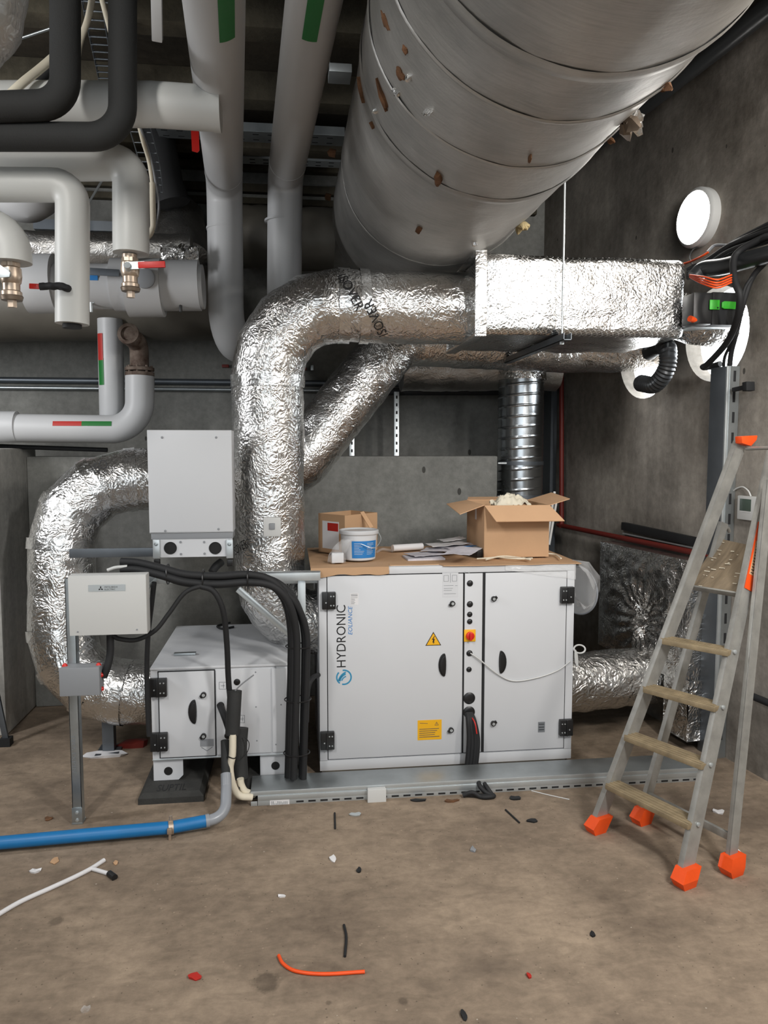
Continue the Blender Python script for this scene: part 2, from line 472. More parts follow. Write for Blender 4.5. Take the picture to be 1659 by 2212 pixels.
def text(name, st, o, ux, uy, m, parent=None, th=.0006, shear=0, wrap=None):
    """lettering fitted to the box spanned by ux (reading direction, full length) and uy (letter height)"""
    cu = bpy.data.curves.new('t', 'FONT'); cu.body = st; cu.shear = shear; cu.resolution_u = 3
    ob = bpy.data.objects.new('t', cu); COL.objects.link(ob)
    dg = bpy.context.evaluated_depsgraph_get()
    me = bpy.data.meshes.new_from_object(ob.evaluated_get(dg))
    bpy.data.objects.remove(ob); bpy.data.curves.remove(cu)
    b = MB(); b.bm.from_mesh(me); bpy.data.meshes.remove(me)
    xs = [v.co.x for v in b.bm.verts]; ys = [v.co.y for v in b.bm.verts]
    x0, x1, y0, y1 = min(xs), max(xs), min(ys), max(ys)
    if wrap:
        bmesh.ops.subdivide_edges(b.bm, edges=[e for e in b.bm.edges if e.calc_length() > .08], cuts=2)
        bmesh.ops.triangulate(b.bm, faces=b.bm.faces)
    ux, uy, o = V(ux), V(uy), V(o); nrm = ux.cross(uy).normalized()
    for v in b.bm.verts:
        p = ((v.co.x-x0)/(x1-x0), (v.co.y-y0)/(y1-y0))
        v.co = wrap(*p) if wrap else o+ux*p[0]+uy*p[1]+nrm*th
    return b.build(name, m, parent, smooth=False)

# ============================================================ structure
ZC = 3.75; YB = 5.9
struct(MB().bb((-5.2, -3.2, -.15), (3.9, YB+.2, 0)).build('floor', 'floor', loc=(-.65, 1.45, 0)))
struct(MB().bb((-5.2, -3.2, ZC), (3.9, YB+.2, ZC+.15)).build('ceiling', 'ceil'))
struct(MB().bb((-5.2, YB, 0), (2.3, YB+.2, ZC)).build('wall_back', 'wall_b'))
struct(MB().bb((-5.2, -3.2, 0), (-5.0, YB, ZC)).build('wall_left', 'wall_b'))
struct(MB().bb((-5.2, -3.2, 0), (3.9, -3.0, ZC)).build('wall_front', 'wall_b'))
XL = P(1075, 1000, 5.0).x
ZL = P(900, 985, 5.0).z
lw = MB().bb((-1.63, 5.0, 0), (XL, 5.2, ZL), .012)
struct(lw.build('wall_back_lower', 'wall_b'))
struct(MB().bb((-5.0, 4.5, 0), (-1.63, 5.2, 1.65), .02).build('wall_left_lower', 'wall_l'))

# right wall with the two round duct openings
def SW(p): d = V(p)-WP; return d.dot(WD), d.z
h1 = SW(W(1394, 762)); h2 = SW(W(1546, 722)); R1, R2 = .28, .25
def wall_right():
    s0, s1 = -7.3, 2.6
    outer = [(s0, 0), (s1, 0), (s1, ZC), (s0, ZC)]
    loops = [outer]
    for (c, r) in ((h1, R1), (h2, R2)):
        loops.append([(c[0]+r*cos(2*pi*k/40), c[1]+r*sin(2*pi*k/40)) for k in range(40)])
    tri = geometry.tessellate_polygon([[V((a, b, 0)) for a, b in l] for l in loops])
    flat = [q for l in loops for q in l]
    b = MB()
    def T(q, off=0): return WP+WD*q[0]+V((0, 0, q[1]))-WN*off
    for off in (0, .10):
        vs = [b.bm.verts.new(T(q, off)) for q in flat]
        for t in tri: b.bm.faces.new([vs[i] for i in t])
    b.bm.verts.ensure_lookup_table(); n = len(flat); i0 = 0
    for l in loops:
        for k in range(len(l)):
            a, c = i0+k, i0+(k+1) % len(l)
            b.bm.faces.new([b.bm.verts[i] for i in (a, c, c+n, a+n)])
        i0 += len(l)
    bmesh.ops.recalc_face_normals(b.bm, faces=b.bm.faces)
    o = b.build('wall_right', 'wall_r', smooth=False); struct(o); return o
wall_right()
for i, (py, h_, yy) in enumerate(((352, .05, 5.82), (398, .06, 5.84), (428, .045, 5.84))):
    z = P(600, py, yy).z
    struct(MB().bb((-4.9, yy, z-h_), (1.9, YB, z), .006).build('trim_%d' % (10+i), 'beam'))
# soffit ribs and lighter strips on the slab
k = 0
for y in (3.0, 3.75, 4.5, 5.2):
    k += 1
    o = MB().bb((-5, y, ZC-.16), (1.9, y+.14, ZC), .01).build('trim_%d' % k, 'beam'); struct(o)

# ============================================================ large duct overhead
BX, BZ, BR = .78, 3.10, .503
def big_duct():
    t = thing('large_round_duct', 'huge scuffed aluminium-clad round duct running overhead from the top right', 'duct', (BX, 2.0, BZ-BR))
    rng = random.Random(3)
    pts = [V((BX, y*.05, BZ)) for y in range(-30, 99)]
    def rf(L, an, i):
        p = V((cos(an)*1.3, sin(an)*1.3, L*1.6))
        return .012*noise.noise(p)+.005*noise.noise(p*4)
    MB().tube(pts, BR, 96, rf=rf).build('jacket', 'duct', t, ang=60)
    for y, w_, rr in ((4.0, .012, .006), (2.92, .05, .007), (2.6, .016, .008), (2.22, .018, .008), (1.93, .05, .008), (1.3, .03, .006), (.6, .03, .006)):
        pts = []
        b = MB()
        b.tube([V((BX, y, BZ)), V((BX, y+w_*.4, BZ)), V((BX, y+w_, BZ)), V((BX, y+w_*1.3, BZ))], [BR+rr*.3, BR+rr*.9, BR+rr*.6, BR-.01], 96, cap=False,
               rf=lambda L, an, i, y=y: .012*noise.noise(V((cos(an)*1.3, sin(an)*1.3, (y+1.5)*1.6)))+.004*noise.noise(V((cos(an)*3, sin(an)*3, y*3))))
        b.build('jacket_seam', 'duct', t, ang=60)
    return t
BD = big_duct()
def on_duct(px, py):
    """where the view towards this spot meets the duct's skin"""
    d = ray(px, py); ox, oz = CAM.x-BX, CAM.z-BZ
    a = d.x**2+d.z**2; bq = ox*d.x+oz*d.z; c = ox*ox+oz*oz-BR*BR
    disc = max(0, bq*bq-a*c); tt = (-bq-math.sqrt(disc))/a
    return CAM+d*tt
def patch(name, px, py, rx, ry, m, seed, rot=0, lift=.012, rag=.45):
    c = on_duct(px, py); n = V((c.x-BX, 0, c.z-BZ)).normalized()
    u = V((0, 1, 0)); v = n.cross(u); rng = random.Random(seed); pts = []; K = 14
    sc = (c-CAM).length/F
    for k in range(K):
        a = 2*pi*k/K; r = 1-rag*rng.random()
        x, y = cos(a)*rx*r, sin(a)*ry*r
        x, y = x*cos(rot)-y*sin(rot), x*sin(rot)+y*cos(rot)
        pts.append(c+u*(x*sc*1.6)+v*(y*sc)+n*(lift+.004*rng.random()-.004))
    b = MB(); top = [b.bm.verts.new(p) for p in pts]; cen = b.bm.verts.new(c+n*(lift+.012*rng.random()))
    bot = [b.bm.verts.new(p-n*(lift+.02)) for p in pts]
    for k in range(K):
        q = (k+1) % K
        b.bm.faces.new((top[k], top[q], cen)); b.bm.faces.new((top[q], top[k], bot[k], bot[q]))
    bmesh.ops.recalc_face_normals(b.bm, faces=b.bm.faces)
    return b.build(name, m, BD)
for a in ((838, 45, 9, 24, 1, .2), (880, 105, 9, 10, 2, 0), (868, 155, 14, 16, 3, .3), (828, 205, 7, 34, 4, -.35), (781, 190, 4, 30, 5, .1),
          (806, 268, 4, 9, 6, 0), (946, 386, 20, 9, 7, .5), (1145, 340, 9, 4, 8, .3), (905, 495, 12, 7, 9, 0), (716, 330, 5, 8, 12, 0), (707, 425, 6, 7, 13, 0)):
    lab(patch('tear', a[0], a[1], a[2], a[3], 'wool', a[4], a[5]), 'brown insulation showing through a tear')
for a in ((858, 196, 7, 14, 21, .4), (886, 165, 6, 8, 22, 0), (814, 238, 3, 7, 23, 0), (925, 240, 3, 12, 24, .6), (1025, 525, 3, 6, 25, 0)):
    lab(patch('torn_flap', a[0], a[1], a[2], a[3], 'tape', a[4], a[5], .014, .6), 'shiny torn flap of jacket')
def tuft(px, py, y, r, m, seed, n=5):
    rng = random.Random(seed); c = P(px, py, y); b = MB()
    for k in range(n):
        q = c+V((rng.uniform(-1, 1), rng.uniform(-1, 1), rng.uniform(-1, .4)))*r
        b.tube([c, (c+q)/2+V((0, 0, rng.uniform(-.3, .3)*r)), q], [r*.45, r*.5, r*.2], 7, rf=lambda L, a, i: r*.25*noise.noise(V((a*2, L*40, seed))))
    return b.build('wool_tuft', m, BD)
def duct_edge(py, off=0):
    # right-hand outline of the duct as seen from here
    for px in range(1655, 900, -2):
        d = ray(px, py); ox, oz = CAM.x-BX, CAM.z-BZ
        a = d.x**2+d.z**2; bq = ox*d.x+oz*d.z; c = ox*ox+oz*oz-BR*BR
        if bq*bq-a*c > 0: return on_duct(px, py)
for (py, r, m, sd, dx) in ((250, .045, 'tape', 2, 0), (262, .05, 'bronze', 5, 0), (485, .04, 'woolp', 8, 0), (185, .025, 'wool', 11, 0), (300, .02, 'wool', 14, 0)):
    c = duct_edge(py)
    rng = random.Random(sd); b = MB()
    for k in range(6):
        q = c+V((rng.uniform(-.2, 1), rng.uniform(-1, 1), rng.uniform(-1, .1)))*r
        b.tube([c, (c+q)/2, q], [r*.4, r*.45, r*.15], 7, rf=lambda L, a, i: r*.3*noise.noise(V((a*2, L*40, sd))))
    b.build('wool_tuft', m, BD)

# ============================================================ foil ducts
YD = 4.1
vx = P(580, 1000, YD).x; hz = P(850, 664, YD).z
zf = P(580, 1236, YD).z
SX0 = P(1038, 640, 3.8).x
RD = .187
def duct_main():
    t = thing('foil_duct', 'large shiny foil duct rising beside the white cabinet and elbowing right to the foil box', 'duct', (vx, YD, zf))
    pth = fillet([(vx, YD, zf), (vx, YD, hz), (SX0+.02, YD, hz)], .37, 4)
    foil_duct('lagging', pth, RD, 'foil', t, seed=1.3)
    # tape bands over the joints
    for a, b_ in ((pth[1]-V((0, 0, .06)), pth[1]), (pth[5], pth[5]+V((.06, 0, 0))), (V((P(775, 660, YD).x, YD, hz)), V((P(795, 660, YD).x, YD, hz)))):
        a, b_ = V(a), V(b_)
        MB().tube(resample([a, b_], .02), RD+.006, 48, cap=False, rf=crumple(.005, 14, 2)).build('tape_band', 'tape', t, ang=60)
    def wrapf(ang0, x0, L, hgt, sl):
        def f(u, v):
            ang = ang0-(u*L*cos(sl)-v*hgt*sin(sl))/RD
            x = x0+u*L*sin(sl)+v*hgt*cos(sl)
            r = RD+.013
            return V((x, YD-cos(ang)*r, hz+sin(ang)*r))
        return f
    text('printed_word', 'ISOVER', (0, 0, 0), (1, 0, 0), (0, 1, 0), 'ink', t, wrap=wrapf(rad(36), P(724, 640, YD).x, .20, .05, rad(28)))
    def wrap2(ang0, x0, L, hgt, sl):
        def f(u, v):
            ang = ang0+(u*L*cos(sl)-v*hgt*sin(sl))/RD
            x = x0-u*L*sin(sl)+v*hgt*-cos(sl)
            r = RD+.013
            return V((x, YD-cos(ang)*r, hz+sin(ang)*r))
        return f
    text('printed_word', 'ISOVER', (0, 0, 0), (1, 0, 0), (0, 1, 0), 'ink', t, wrap=wrap2(rad(-52), P(832, 700, YD).x, .20, .05, rad(28)))
    def wrap3(u, v):
        ang = rad(-62)+(u*.12*cos(.5)+v*-.045*sin(.5))/RD
        r = RD+.013
        return V((vx+sin(ang)*r, YD-cos(ang)*r, P(540, 1195, YD).z+u*.12*sin(.5)+v*.045*cos(.5)))
    text('printed_word', 'ISOVER', (0, 0, 0), (1, 0, 0), (0, 1, 0), 'ink', t, wrap=wrap3)
    b = MB()
    c = V((vx+.02, YD-RD-.012, P(587, 1138, 3.9).z))
    bx = MB().bb(c-V((.045, .012, .05)), c+V((.045, .012, .05)), .008).build('sensor_box', 'cream', t)
    MB().bb(c+V((-.014, -.02, -.012)), c+V((.014, -.011, .02)), .003).build('sensor_knob', 'greybox', bx)
    fb = V((vx, YD, zf))
    MB().bb((P(508, 1235, 3.9).x, 3.90, zf-.03), (P(686, 1235, 3.9).x, 4.34, zf+.006), .004).build('flange_plate', 'galvw', t)
duct_main()
def inlet_elbow():
    R_ = A_X0-vx
    pth = fillet([(vx, YD, zf-.01), (vx, YD, zf-.03-R_), (A_X0+.002, YD, zf-.03-R_)], R_-.01, 5)
    o = foil_duct('foil_duct', pth, .172, 'foilx', None, .02, .007, 48, 7)
    tag(o, 'foil elbow entering the left side of the large white cabinet behind the black pipes', 'duct')
A_X0 = P(690, 1450, 3.75).x
inlet_elbow()
def silencer():
    t = thing('foil_box_duct', 'rectangular duct section wrapped in diamond-scrim foil hung under the huge duct', 'duct', (1.45, 4.15, 2.2))
    x0, x1 = SX0, P(1484, 640, 3.8).x
    z0, z1 = P(1200, 725, 3.8).z, P(1200, 549, 3.8).z
    def face(f, nu, nv): return f
    b = MB(); b.bb((x0, 3.8, z0), (x1, 4.5, z1))
    bmesh.ops.bevel(b.bm, geom=b.bm.edges[:], offset=.04, segments=4, affect='EDGES', profile=.5)
    bmesh.ops.subdivide_edges(b.bm, edges=[e for e in b.bm.edges if e.calc_length() > .3], cuts=18, use_grid_fill=True)
    b.bm.normal_update()
    mv = [(v, v.normal.copy()) for v in b.bm.verts]
    for v, n in mv:
        v.co += n*(.008*noise.noise(v.co*7)+.004*noise.noise(v.co*22))
    b.build('lagging', 'foils', t, ang=70)
    fr = MB()
    for (ya, yb, za, zb) in ((3.79, 4.51, z1-.004, z1+.012), (3.79, 4.51, z0-.012, z0+.004), (3.788, 3.806, z0, z1), (4.49, 4.51, z0, z1)):
        fr.bb((x0-.03, ya, za), (x0+.03, yb, zb), .005)
    fr.build('tape_band', 'tape', t)
    return x1, z0, z1
SX1, SZ0, SZ1 = silencer()
def flex_to_wall():
    a = V((SX1-.01, 4.12, (SZ0+SZ1)/2-.02)); e = WP+WD*(h2[0])+V((0, 0, h2[1]+.06))
    pts = smooth_path([a, a+V((.1, 0, 0)), e+WN*.06, e-WN*.3], 8)
    o = foil_duct('flexible_foil_duct', pts, .125, 'foilx', None, .02, .012, 40, 4)
    tag(o, 'crumpled foil duct entering the wall opening behind the black damper motor', 'duct')
flex_to_wall()
# return duct: C-bend at left, diagonal run, wall opening
def duct_return():
    RR = .172
    e = WP+WD*h1[0]+V((0, 0, h1[1]))
    pts = [P(335, 1495, 4.2), P(134, 1495, 4.22), P(134, 1036, 4.36), P(560, 1036, 4.56), P(645, 1000, 4.6), P(856, 733, 4.72), P(900, 730, 4.75), P(1250, 735, 4.8), e-WN*.25+V((0, 0, .07))]
    pts[-2] = V((pts[-2].x, 4.8, e.z+.07))
    pth = fillet(pts, [.33, .36, .15, .2, .16, .1, .2], 3)
    t = thing('foil_duct', 'foil duct making a wide C bend at left, then climbing diagonally behind the upright duct', 'duct', (P(134, 1495, 4.22).x, 4.25, .1))
    foil_duct('lagging', pth, RR, 'foil', t, seed=5.7)
    for i in (1, 2, 3, 4, 5, 6, 7, 8):
        a = pth[i]; d = (pth[i+1]-pth[i-1]).normalized()
        MB().tube([a-d*.03, a, a+d*.03], RR+.006, 48, cap=False, rf=crumple(.006, 14, i)).build('tape_band', 'tape', t, ang=60)
    def wr(px, py, y, ang, L, hh):
        c = P(px, py, y)
        ux = RT*cos(ang)+UP*sin(ang); uy = UP*cos(ang)-RT*sin(ang)
        return c, ux*L, uy*hh
    c, ux, uy = wr(205, 1024, 4.19, rad(28), .085, .05)
    text('printed_word', 'ISO', c, ux, uy, 'ink', t)
    c, ux, uy = wr(181, 1519, 4.05, rad(86), .06, .045)
    text('printed_word', 'IS', c, ux, uy, 'ink', t)
    # supports on the floor
    lg = MB()
    x = P(235, 1560, 4.2).x
    lg.bb((x-.03, 4.17, 0), (x+.03, 4.23, P(235, 1560, 4.2).z+.05)); lg.bb((x-.06, 4.12, 0), (x+.06, 4.28, .012))
    lg.build('support_foot', 'dgalv', t)
duct_return()
# flexible hose hooking out of the wall opening
hp = smooth_path([W(1392, 770, -.1), W(1420, 748, .1), W(1441, 752, .2), W(1440, 795, .22), W(1415, 830, .22), W(1385, 828, .2)], 14)
hp = resample(hp, .012)
tag(MB().tube(hp, .045, 24, rf=lambda L, a, i: .004 if i % 2 else -.002).build('flexible_hose', 'pipek'), 'dark ribbed flexible hose hooked down in front of the bright wall opening', 'hose')

# spiral duct and dark duct behind
def spiral():
    x = P(1124, 950, 5.2).x; zt = P(1124, 812, 5.2).z; r = .157
    t = thing('spiral_duct', 'bare galvanised spiral duct standing upright against the dark back corner', 'duct', (x, 5.2, 0))
    n = 430
    pts = [V((x, 5.2, .0+zt*i/n)) for i in range(n+1)]
    MB().tube(pts, r, 48, rf=lambda L, a, i: .0042*max(0, 1-abs(((L/.072-a/(2*pi)) % 1)-.5)*11)).build('tube', 'spiral', t, ang=70)
    for py in (1000, 1071):
        z = P(1124, py, 5.2).z
        b = MB().tube([(x, 5.2, z-.012), (x, 5.2, z+.012)], r+.006, 48).build('clamp_ring', 'dgalv', t)
        MB().cyl((x-r-.03, 5.1, z), (x-r+.03, 5.1, z), .009, n=10).build('clamp_bolt', 'galvw', b)
    MB().tube(resample([V((x, 5.2, zt-.03)), V((x, 5.2, zt+.10))], .02), r+.012, 40, rf=crumple(.01, 12, 8)).build('foil_collar', 'foilx', t, ang=60)
    return x, zt
sx, szt = spiral()
o = foil_duct('lagged_duct', [P(866, 792, 5.35), P(1110, 792, 5.35), V((sx+.3, 5.35, P(1110, 792, 5.35).z))], .17, 'foild', None, .04, .012, 40, 6)
tag(o, 'short dull grey lagged duct lying across the top of the upright spiral duct', 'duct')

# right-hand lower ducts
def right_lower():
    y = 4.1; z = P(1300, 1475, y).z
    o = foil_duct('foil_duct', [V((P(1236, 1475, 3.75).x+.003, y, z)), V((W(1462, 1475, .1).x, y+.12, z))], .165, 'foilx', None, .025, .010, 48, 9)
    tag(o, 'short low foil duct between the large white cabinet and the riser behind the ladder', 'duct')
    # wrapped box on the wall
    off = .17
    a = W(1297, 1166, off); b_ = W(1488, 1204, off)
    z1 = a.z-.01; z0 = W(1300, 1395, off).z
    t = thing('foil_box_duct', 'sagging foil-wrapped box duct on the right wall with radiating creases', 'duct', ((a.x+b_.x)/2, (a.y+b_.y)/2, z0))
    A = V((a.x, a.y, 0)); B = V((b_.x, b_.y, 0)); D = B-A
    cx, cz = .55, .40
    def f(u, v):
        p = A+D*u+V((0, 0, z0+(z1-z0)*v))
        dx, dz = (u-cx)*D.length, (v-cz)*(z1-z0)
        r = math.hypot(dx, dz); an = math.atan2(dz, dx)
        dent = -.06*math.exp(-(r/.07)**2)+.024*sin(an*17+3*noise.noise(V((r*9, 0, an))))*min(1, r/.03)*math.exp(-r/.17)
        edge = min(u, 1-u, v, 1-v)
        return p+WN*((dent+.022*noise.noise(p*6)+.008*noise.noise(p*19))*min(1, edge*9)+.02*min(1, edge*6))
    b = MB().grid(f, 90, 60)
    for (P0, P1, zz0, zz1) in ((A, A-WN*off, z0, z1), (B, B-WN*off, z0, z1)):
        b.grid(lambda u, v, P0=P0, P1=P1: P0.lerp(P1, u)+V((0, 0, z0+(z1-z0)*v)), 4, 4)
    for zz in (z0, z1):
        b.grid(lambda u, v, zz=zz: (A+D*u)-WN*(off*v)+V((0, 0, zz)), 10, 4)
    b.build('lagging', 'foil', t, ang=75)
    # riser
    a = W(1440, 1300, .16); b2 = W(1494, 1300, .16); bot = .06
    rr = thing('foil_riser', 'foil-wrapped square riser standing on the floor behind the ladder', 'duct', ((a.x+b2.x)/2, (a.y+b2.y)/2, bot))
    A2 = V((a.x, a.y, 0)); D2 = V((b2.x, b2.y, 0))-A2; zt = z0+.02
    b = MB()
    def g(u, v):
        p = A2+D2*u+V((0, 0, bot+(zt-bot)*v))
        return p+WN*(.016*noise.noise(p*8)+.008*noise.noise(p*21))
    b.grid(g, 14, 60)
    def g2(u, v):
        p = A2+D2+(-WN)*(.14*u)+V((0, 0, bot+(zt-bot)*v))
        return p-WD*(.012*noise.noise(p*8)+.006*noise.noise(p*21))
    b.grid(g2, 14, 60)
    b.grid(lambda u, v: A2-WN*(.14*u)+V((0, 0, bot+(zt-bot)*v)), 3, 10)
    b.grid(lambda u, v: A2+D2*v-WN*(.14*u)+V((0, 0, bot)), 3, 3)
    b.build('lagging', 'foilx', rr, ang=75)
right_lower()
# flexible hose behind, lower right: dark opening shelf strip on wall

o = foil_duct('lagged_duct', [P(500, 510, 5.5), P(720, 520, 5.5)], .21, 'dullw', None, .04, .012, 36, 21)
tag(o, 'dull lagged duct far back, glimpsed between the two thick upright pipes', 'duct')

# ============================================================ main white cabinet
YF = 3.75
def A(px, py, y=YF): return P(px, py, y)
AX0, AX1 = A(690, 1450).x, A(1236, 1450).x
AZT, AZB = A(1236, 1217).z, A(1234, 1637).z
NF = V((0, -1, 0)); XX = V((1, 0, 0)); ZZ = V((0, 0, 1))
def rect(mb, x0, x1, z0, z1, y, th, bev=0): mb.bb((x0, y-th, z0), (x1, y, z1), bev); return mb
def hinge(parent, px, py, y, w, h, flip):
    c = P(px, py, y)
    h0 = MB().bb((c.x-w/2, y-.028, c.z-h/2), (c.x+w/2, y, c.z+h/2), .004)
    sx = -1 if flip else 1
    h0.bb((c.x-w*.04*sx-w*.06, y-.034, c.z-h/2), (c.x-w*.04*sx+w*.06, y-.02, c.z+h/2), .004)
    o = h0.build('hinge', 'blackp', parent)
    for dx, dz in ((.14, .27), (.34, .27), (.14, -.27), (.34, -.27), (-.22, -.1)):
        x = c.x+sx*dx*w
        MB().cyl((x, y-.0275, c.z+dz*h), (x, y-.0305, c.z+dz*h), .0035, n=10).build('screw', 'galvw', o)
def latch(parent, px, py, y, ang, r=.013):
    c = P(px, py, y); b = MB()
    b.cyl((c.x, y, c.z), (c.x, y-.014, c.z), r, n=24)
    d = V((cos(ang), 0, sin(ang))); s = V((-sin(ang), 0, cos(ang)))
    b.prism([c+d*r*.2+s*r*.75, c+d*r*1.5+s*r*.45, c+d*r*1.5-s*r*.45, c+d*r*.2-s*r*.75], (0, -.012, 0), .001)
    o = b.build('latch', 'blackp', parent)
    MB().lathe([(r*.3, 0), (r*.58, 0), (r*.58, .002), (r*.3, .002)], (c.x, y-.0138, c.z), (0, -1, 0), 20).build('lock_ring', 'galvw', o)
def grip(parent, px, py, y, left, hh=.06, ww=.031):
    c = P(px, py, y); s = -1 if left else 1; pts = []
    for k in range(13):
        a = -pi/2+pi*k/12; pts.append(c+V((s*ww*cos(a), 0, hh*sin(a))))
    for k in range(1, 8):
        a = pi/2-pi*k/8; pts.append(c+V((-s*ww*.28*cos(a), 0, hh*sin(a))))
    b = MB().prism(pts, (0, -.006, 0), .0015)
    b.prism([p*1.0 for p in [c+(q-c)*.8+V((0, -.006, 0)) for q in pts]], (0, -.008, 0), .002)
    b.build('pull_grip', 'blackp', parent)

def main_cabinet():
    xc = (AX0+AX1)/2
    t = thing('ventilation_cabinet', 'large white two-door ventilation cabinet with cardboard and boxes on its top', 'cabinet', (xc, YF+.4, 0))
    zb = AZB+.052
    cs = MB().bb((AX0, YF, AZB), (AX1, YF+.80, AZT), .004)
    cs.build('casing', 'white', t)
    b = MB()
    for x in (AX0+.02, (AX0+AX1)/2, AX1-.10):
        b.bb((x, YF+.03, 0), (x+.08, YF+.78, AZB+.002))
    b.bb((AX0+.01, YF+.02, AZB-.045), (AX1-.02, YF+.06, AZB))
    b.build('base_skid', 'galv', t)
    MB().bb((AX0-.001, YF-.007, AZB), (AX1+.001, YF, zb), .002).build('bottom_rail', 'white', t)
    MB().bb((AX0, YF-.007, AZT-.035), (AX1, YF, AZT), .002).build('top_rail', 'white', t)
    zd0, zd1 = zb+.008, AZT-.040
    xd = [A(p, 1440).x for p in (708, 998, 1002, 1040, 1046, 1219)]
    MB().bb((AX0+.012, YF-.003, zd0-.004), (AX1-.012, YF, zd1+.004)).build('gasket', 'gasket', t)
    rect(MB(), AX0, xd[0]-.004, zd0-.006, zd1+.004, YF, .0072, .001).build('hinge_stile', 'white', t)
    rect(MB(), xd[5]+.004, AX1, zd0-.006, zd1+.004, YF, .0072, .001).build('hinge_stile', 'white', t)
    d1 = rect(MB(), xd[0], xd[1], zd0, zd1, YF, .009, .0015).build('door', 'white', t); lab(d1, 'wide left door with black and blue lettering')
    pn = rect(MB(), xd[2], xd[3], zd0, zd1, YF, .007, .0015).build('control_panel', 'white', t)
    d2 = rect(MB(), xd[4], xd[5], zd0, zd1, YF, .009, .0015).build('door', 'white', t); lab(d2, 'narrow right door')
    yd = YF-.009
    hinge(d1, 710, 1296, YF-.004, .068, .085, False); hinge(d1, 707, 1597, YF-.004, .07, .09, False)
    hinge(d2, 1223, 1284, YF-.004, .07, .085, True); hinge(d2, 1220, 1569, YF-.004, .07, .085, True)
    latch(d1, 977, 1303, yd, rad(215)); latch(d1, 974, 1576, yd, rad(215))
    latch(d2, 1066, 1293, yd, rad(30)); latch(d2, 1065, 1562, yd, rad(30))
    grip(d1, 960, 1436, yd, True); grip(d2, 1081, 1430, yd, False)
    # writing on the left door
    o = A(747, 1441, yd); e = A(747, 1307, yd); L = (e.z-o.z)
    text('lettering', 'HYDRONIC', o, (0, 0, L), (-.046, 0, 0), 'ink', d1)
    o = A(761, 1371, yd); e = A(761, 1309, yd)
    text('lettering', 'EOLIANCE', o, (0, 0, e.z-o.z), (-.021, 0, 0), 'bluel', d1, shear=.25)
    c = A(743, 1463, yd); R = .036; b = MB()
    def arc(r, a0, a1, dx=0, dz=0, n=20): return [c+V((dx+r*cos(a0+(a1-a0)*k/n), 0, dz+r*sin(a0+(a1-a0)*k/n))) for k in range(n+1)]
    b.stroke(arc(R, rad(-105), rad(100)), .0075, NF); b.stroke(arc(R, rad(135), rad(235)), .0075, NF)
    b.stroke(arc(.045, rad(110), rad(172), .024, -.026), .008, NF); b.stroke(arc(.06, rad(112), rad(168), .032, -.03), .008, NF)
    b.stroke(arc(.03, rad(105), rad(165), .018, -.025), .006, NF)
    b.build('emblem', 'logob', d1)
    # warning triangle
    c = A(936, 1382, yd)
    def tri(r): return [c+V((r*cos(a), 0, r*sin(a)-.006)) for a in (pi/2, pi/2+2*pi/3, pi/2+4*pi/3)]
    w_ = MB().prism(tri(.047), (0, -.001, 0)).build('warning_sign', 'ink', d1)
    MB().prism([p-V((0, .001, 0)) for p in tri(.040)], (0, -.0006, 0)).build('yellow_field', 'yellow', w_)
    q = c-V((0, .0016, 0)); b = MB()
    b.prism([q+V((x*.001, 0, z*.001)) for x, z in ((4, 19), (-8, 1), (-1, 1), (-5, -14), (-1, -12), (-1, -20), (7, -13), (3, -12.5), (7, 5), (0, 5), (8, 19))], (0, -.0006, 0))
    b.build('lightning_bolt', 'ink', w_)
    # yellow notice
    a0, a1 = A(902, 1599, yd), A(954, 1554, yd)
    n_ = rect(MB(), a0.x, a1.x, a0.z, a1.z, yd, .001).build('notice', 'yellow', d1)
    b = MB(); wd = a1.x-a0.x; hh = a1.z-a0.z; yy = yd-.001
    for i, (f, th) in enumerate(((.82, .003), (.74, .003), (.66, .003), (.64, .003), (.84, .0035))):
        z = a0.z+hh*(.55-.1*i); b.stroke([(a0.x+wd*.07, yy, z), (a0.x+wd*(.07+f), yy, z+.001)], th, NF)
    b.stroke([(a0.x+wd*.09, yy, a0.z+hh*.86), (a0.x+wd*.42, yy, a0.z+hh*.83)], .002, NF)
    b.build('text_lines', 'bronze', n_)
    b = MB(); tc = V((a1.x-wd*.21, yy, a1.z-hh*.22)); pts = [tc+V((.011*cos(a), 0, .011*sin(a))) for a in (pi/2, pi/2+2*pi/3, pi/2+4*pi/3, pi/2)]
    for p, r in zip(pts, pts[1:]): b.stroke([p, r], .0016, NF)
    b.stroke([tc+V((0, 0, .006)), tc-V((0, 0, .003))], .0016, NF); b.build('warning_symbol', 'bronze', n_)
    # small sheet with schematic, rating label
    a0, a1 = A(955, 1290, yd), A(990, 1237, yd)
    s_ = rect(MB(), a0.x, a1.x, a0.z, a1.z, yd, .0006).build('diagram_sticker', 'white', d1)
    b = MB(); wd = a1.x-a0.x; hh = a1.z-a0.z; yy = yd-.0006
    for (u0, v0, u1, v1) in ((.1, .9, .1, .65), (.1, .65, .38, .65), (.38, .65, .38, .9), (.38, .9, .1, .9), (.62, .9, .62, .65), (.62, .65, .9, .65), (.9, .65, .9, .9), (.9, .9, .62, .9), (.5, .98, .5, .6),
                             (.1, .48, .7, .48), (.1, .36, .66, .36), (.1, .28, .6, .28), (.1, .14, .85, .14), (.8, .47, .95, .47)):
        b.stroke([(a0.x+wd*u0, yy, a0.z+hh*v0), (a0.x+wd*u1, yy, a0.z+hh*v1)], .0014, NF)
    b.build('line_drawing', 'greyink', s_)
    a0, a1 = A(757, 1307, yd), A(774, 1281, yd)
    s_ = rect(MB(), a0.x, a1.x, a0.z, a1.z, yd, .0006).build('rating_label', 'paper', d1)
    b = MB(); wd = a1.x-a0.x; hh = a1.z-a0.z
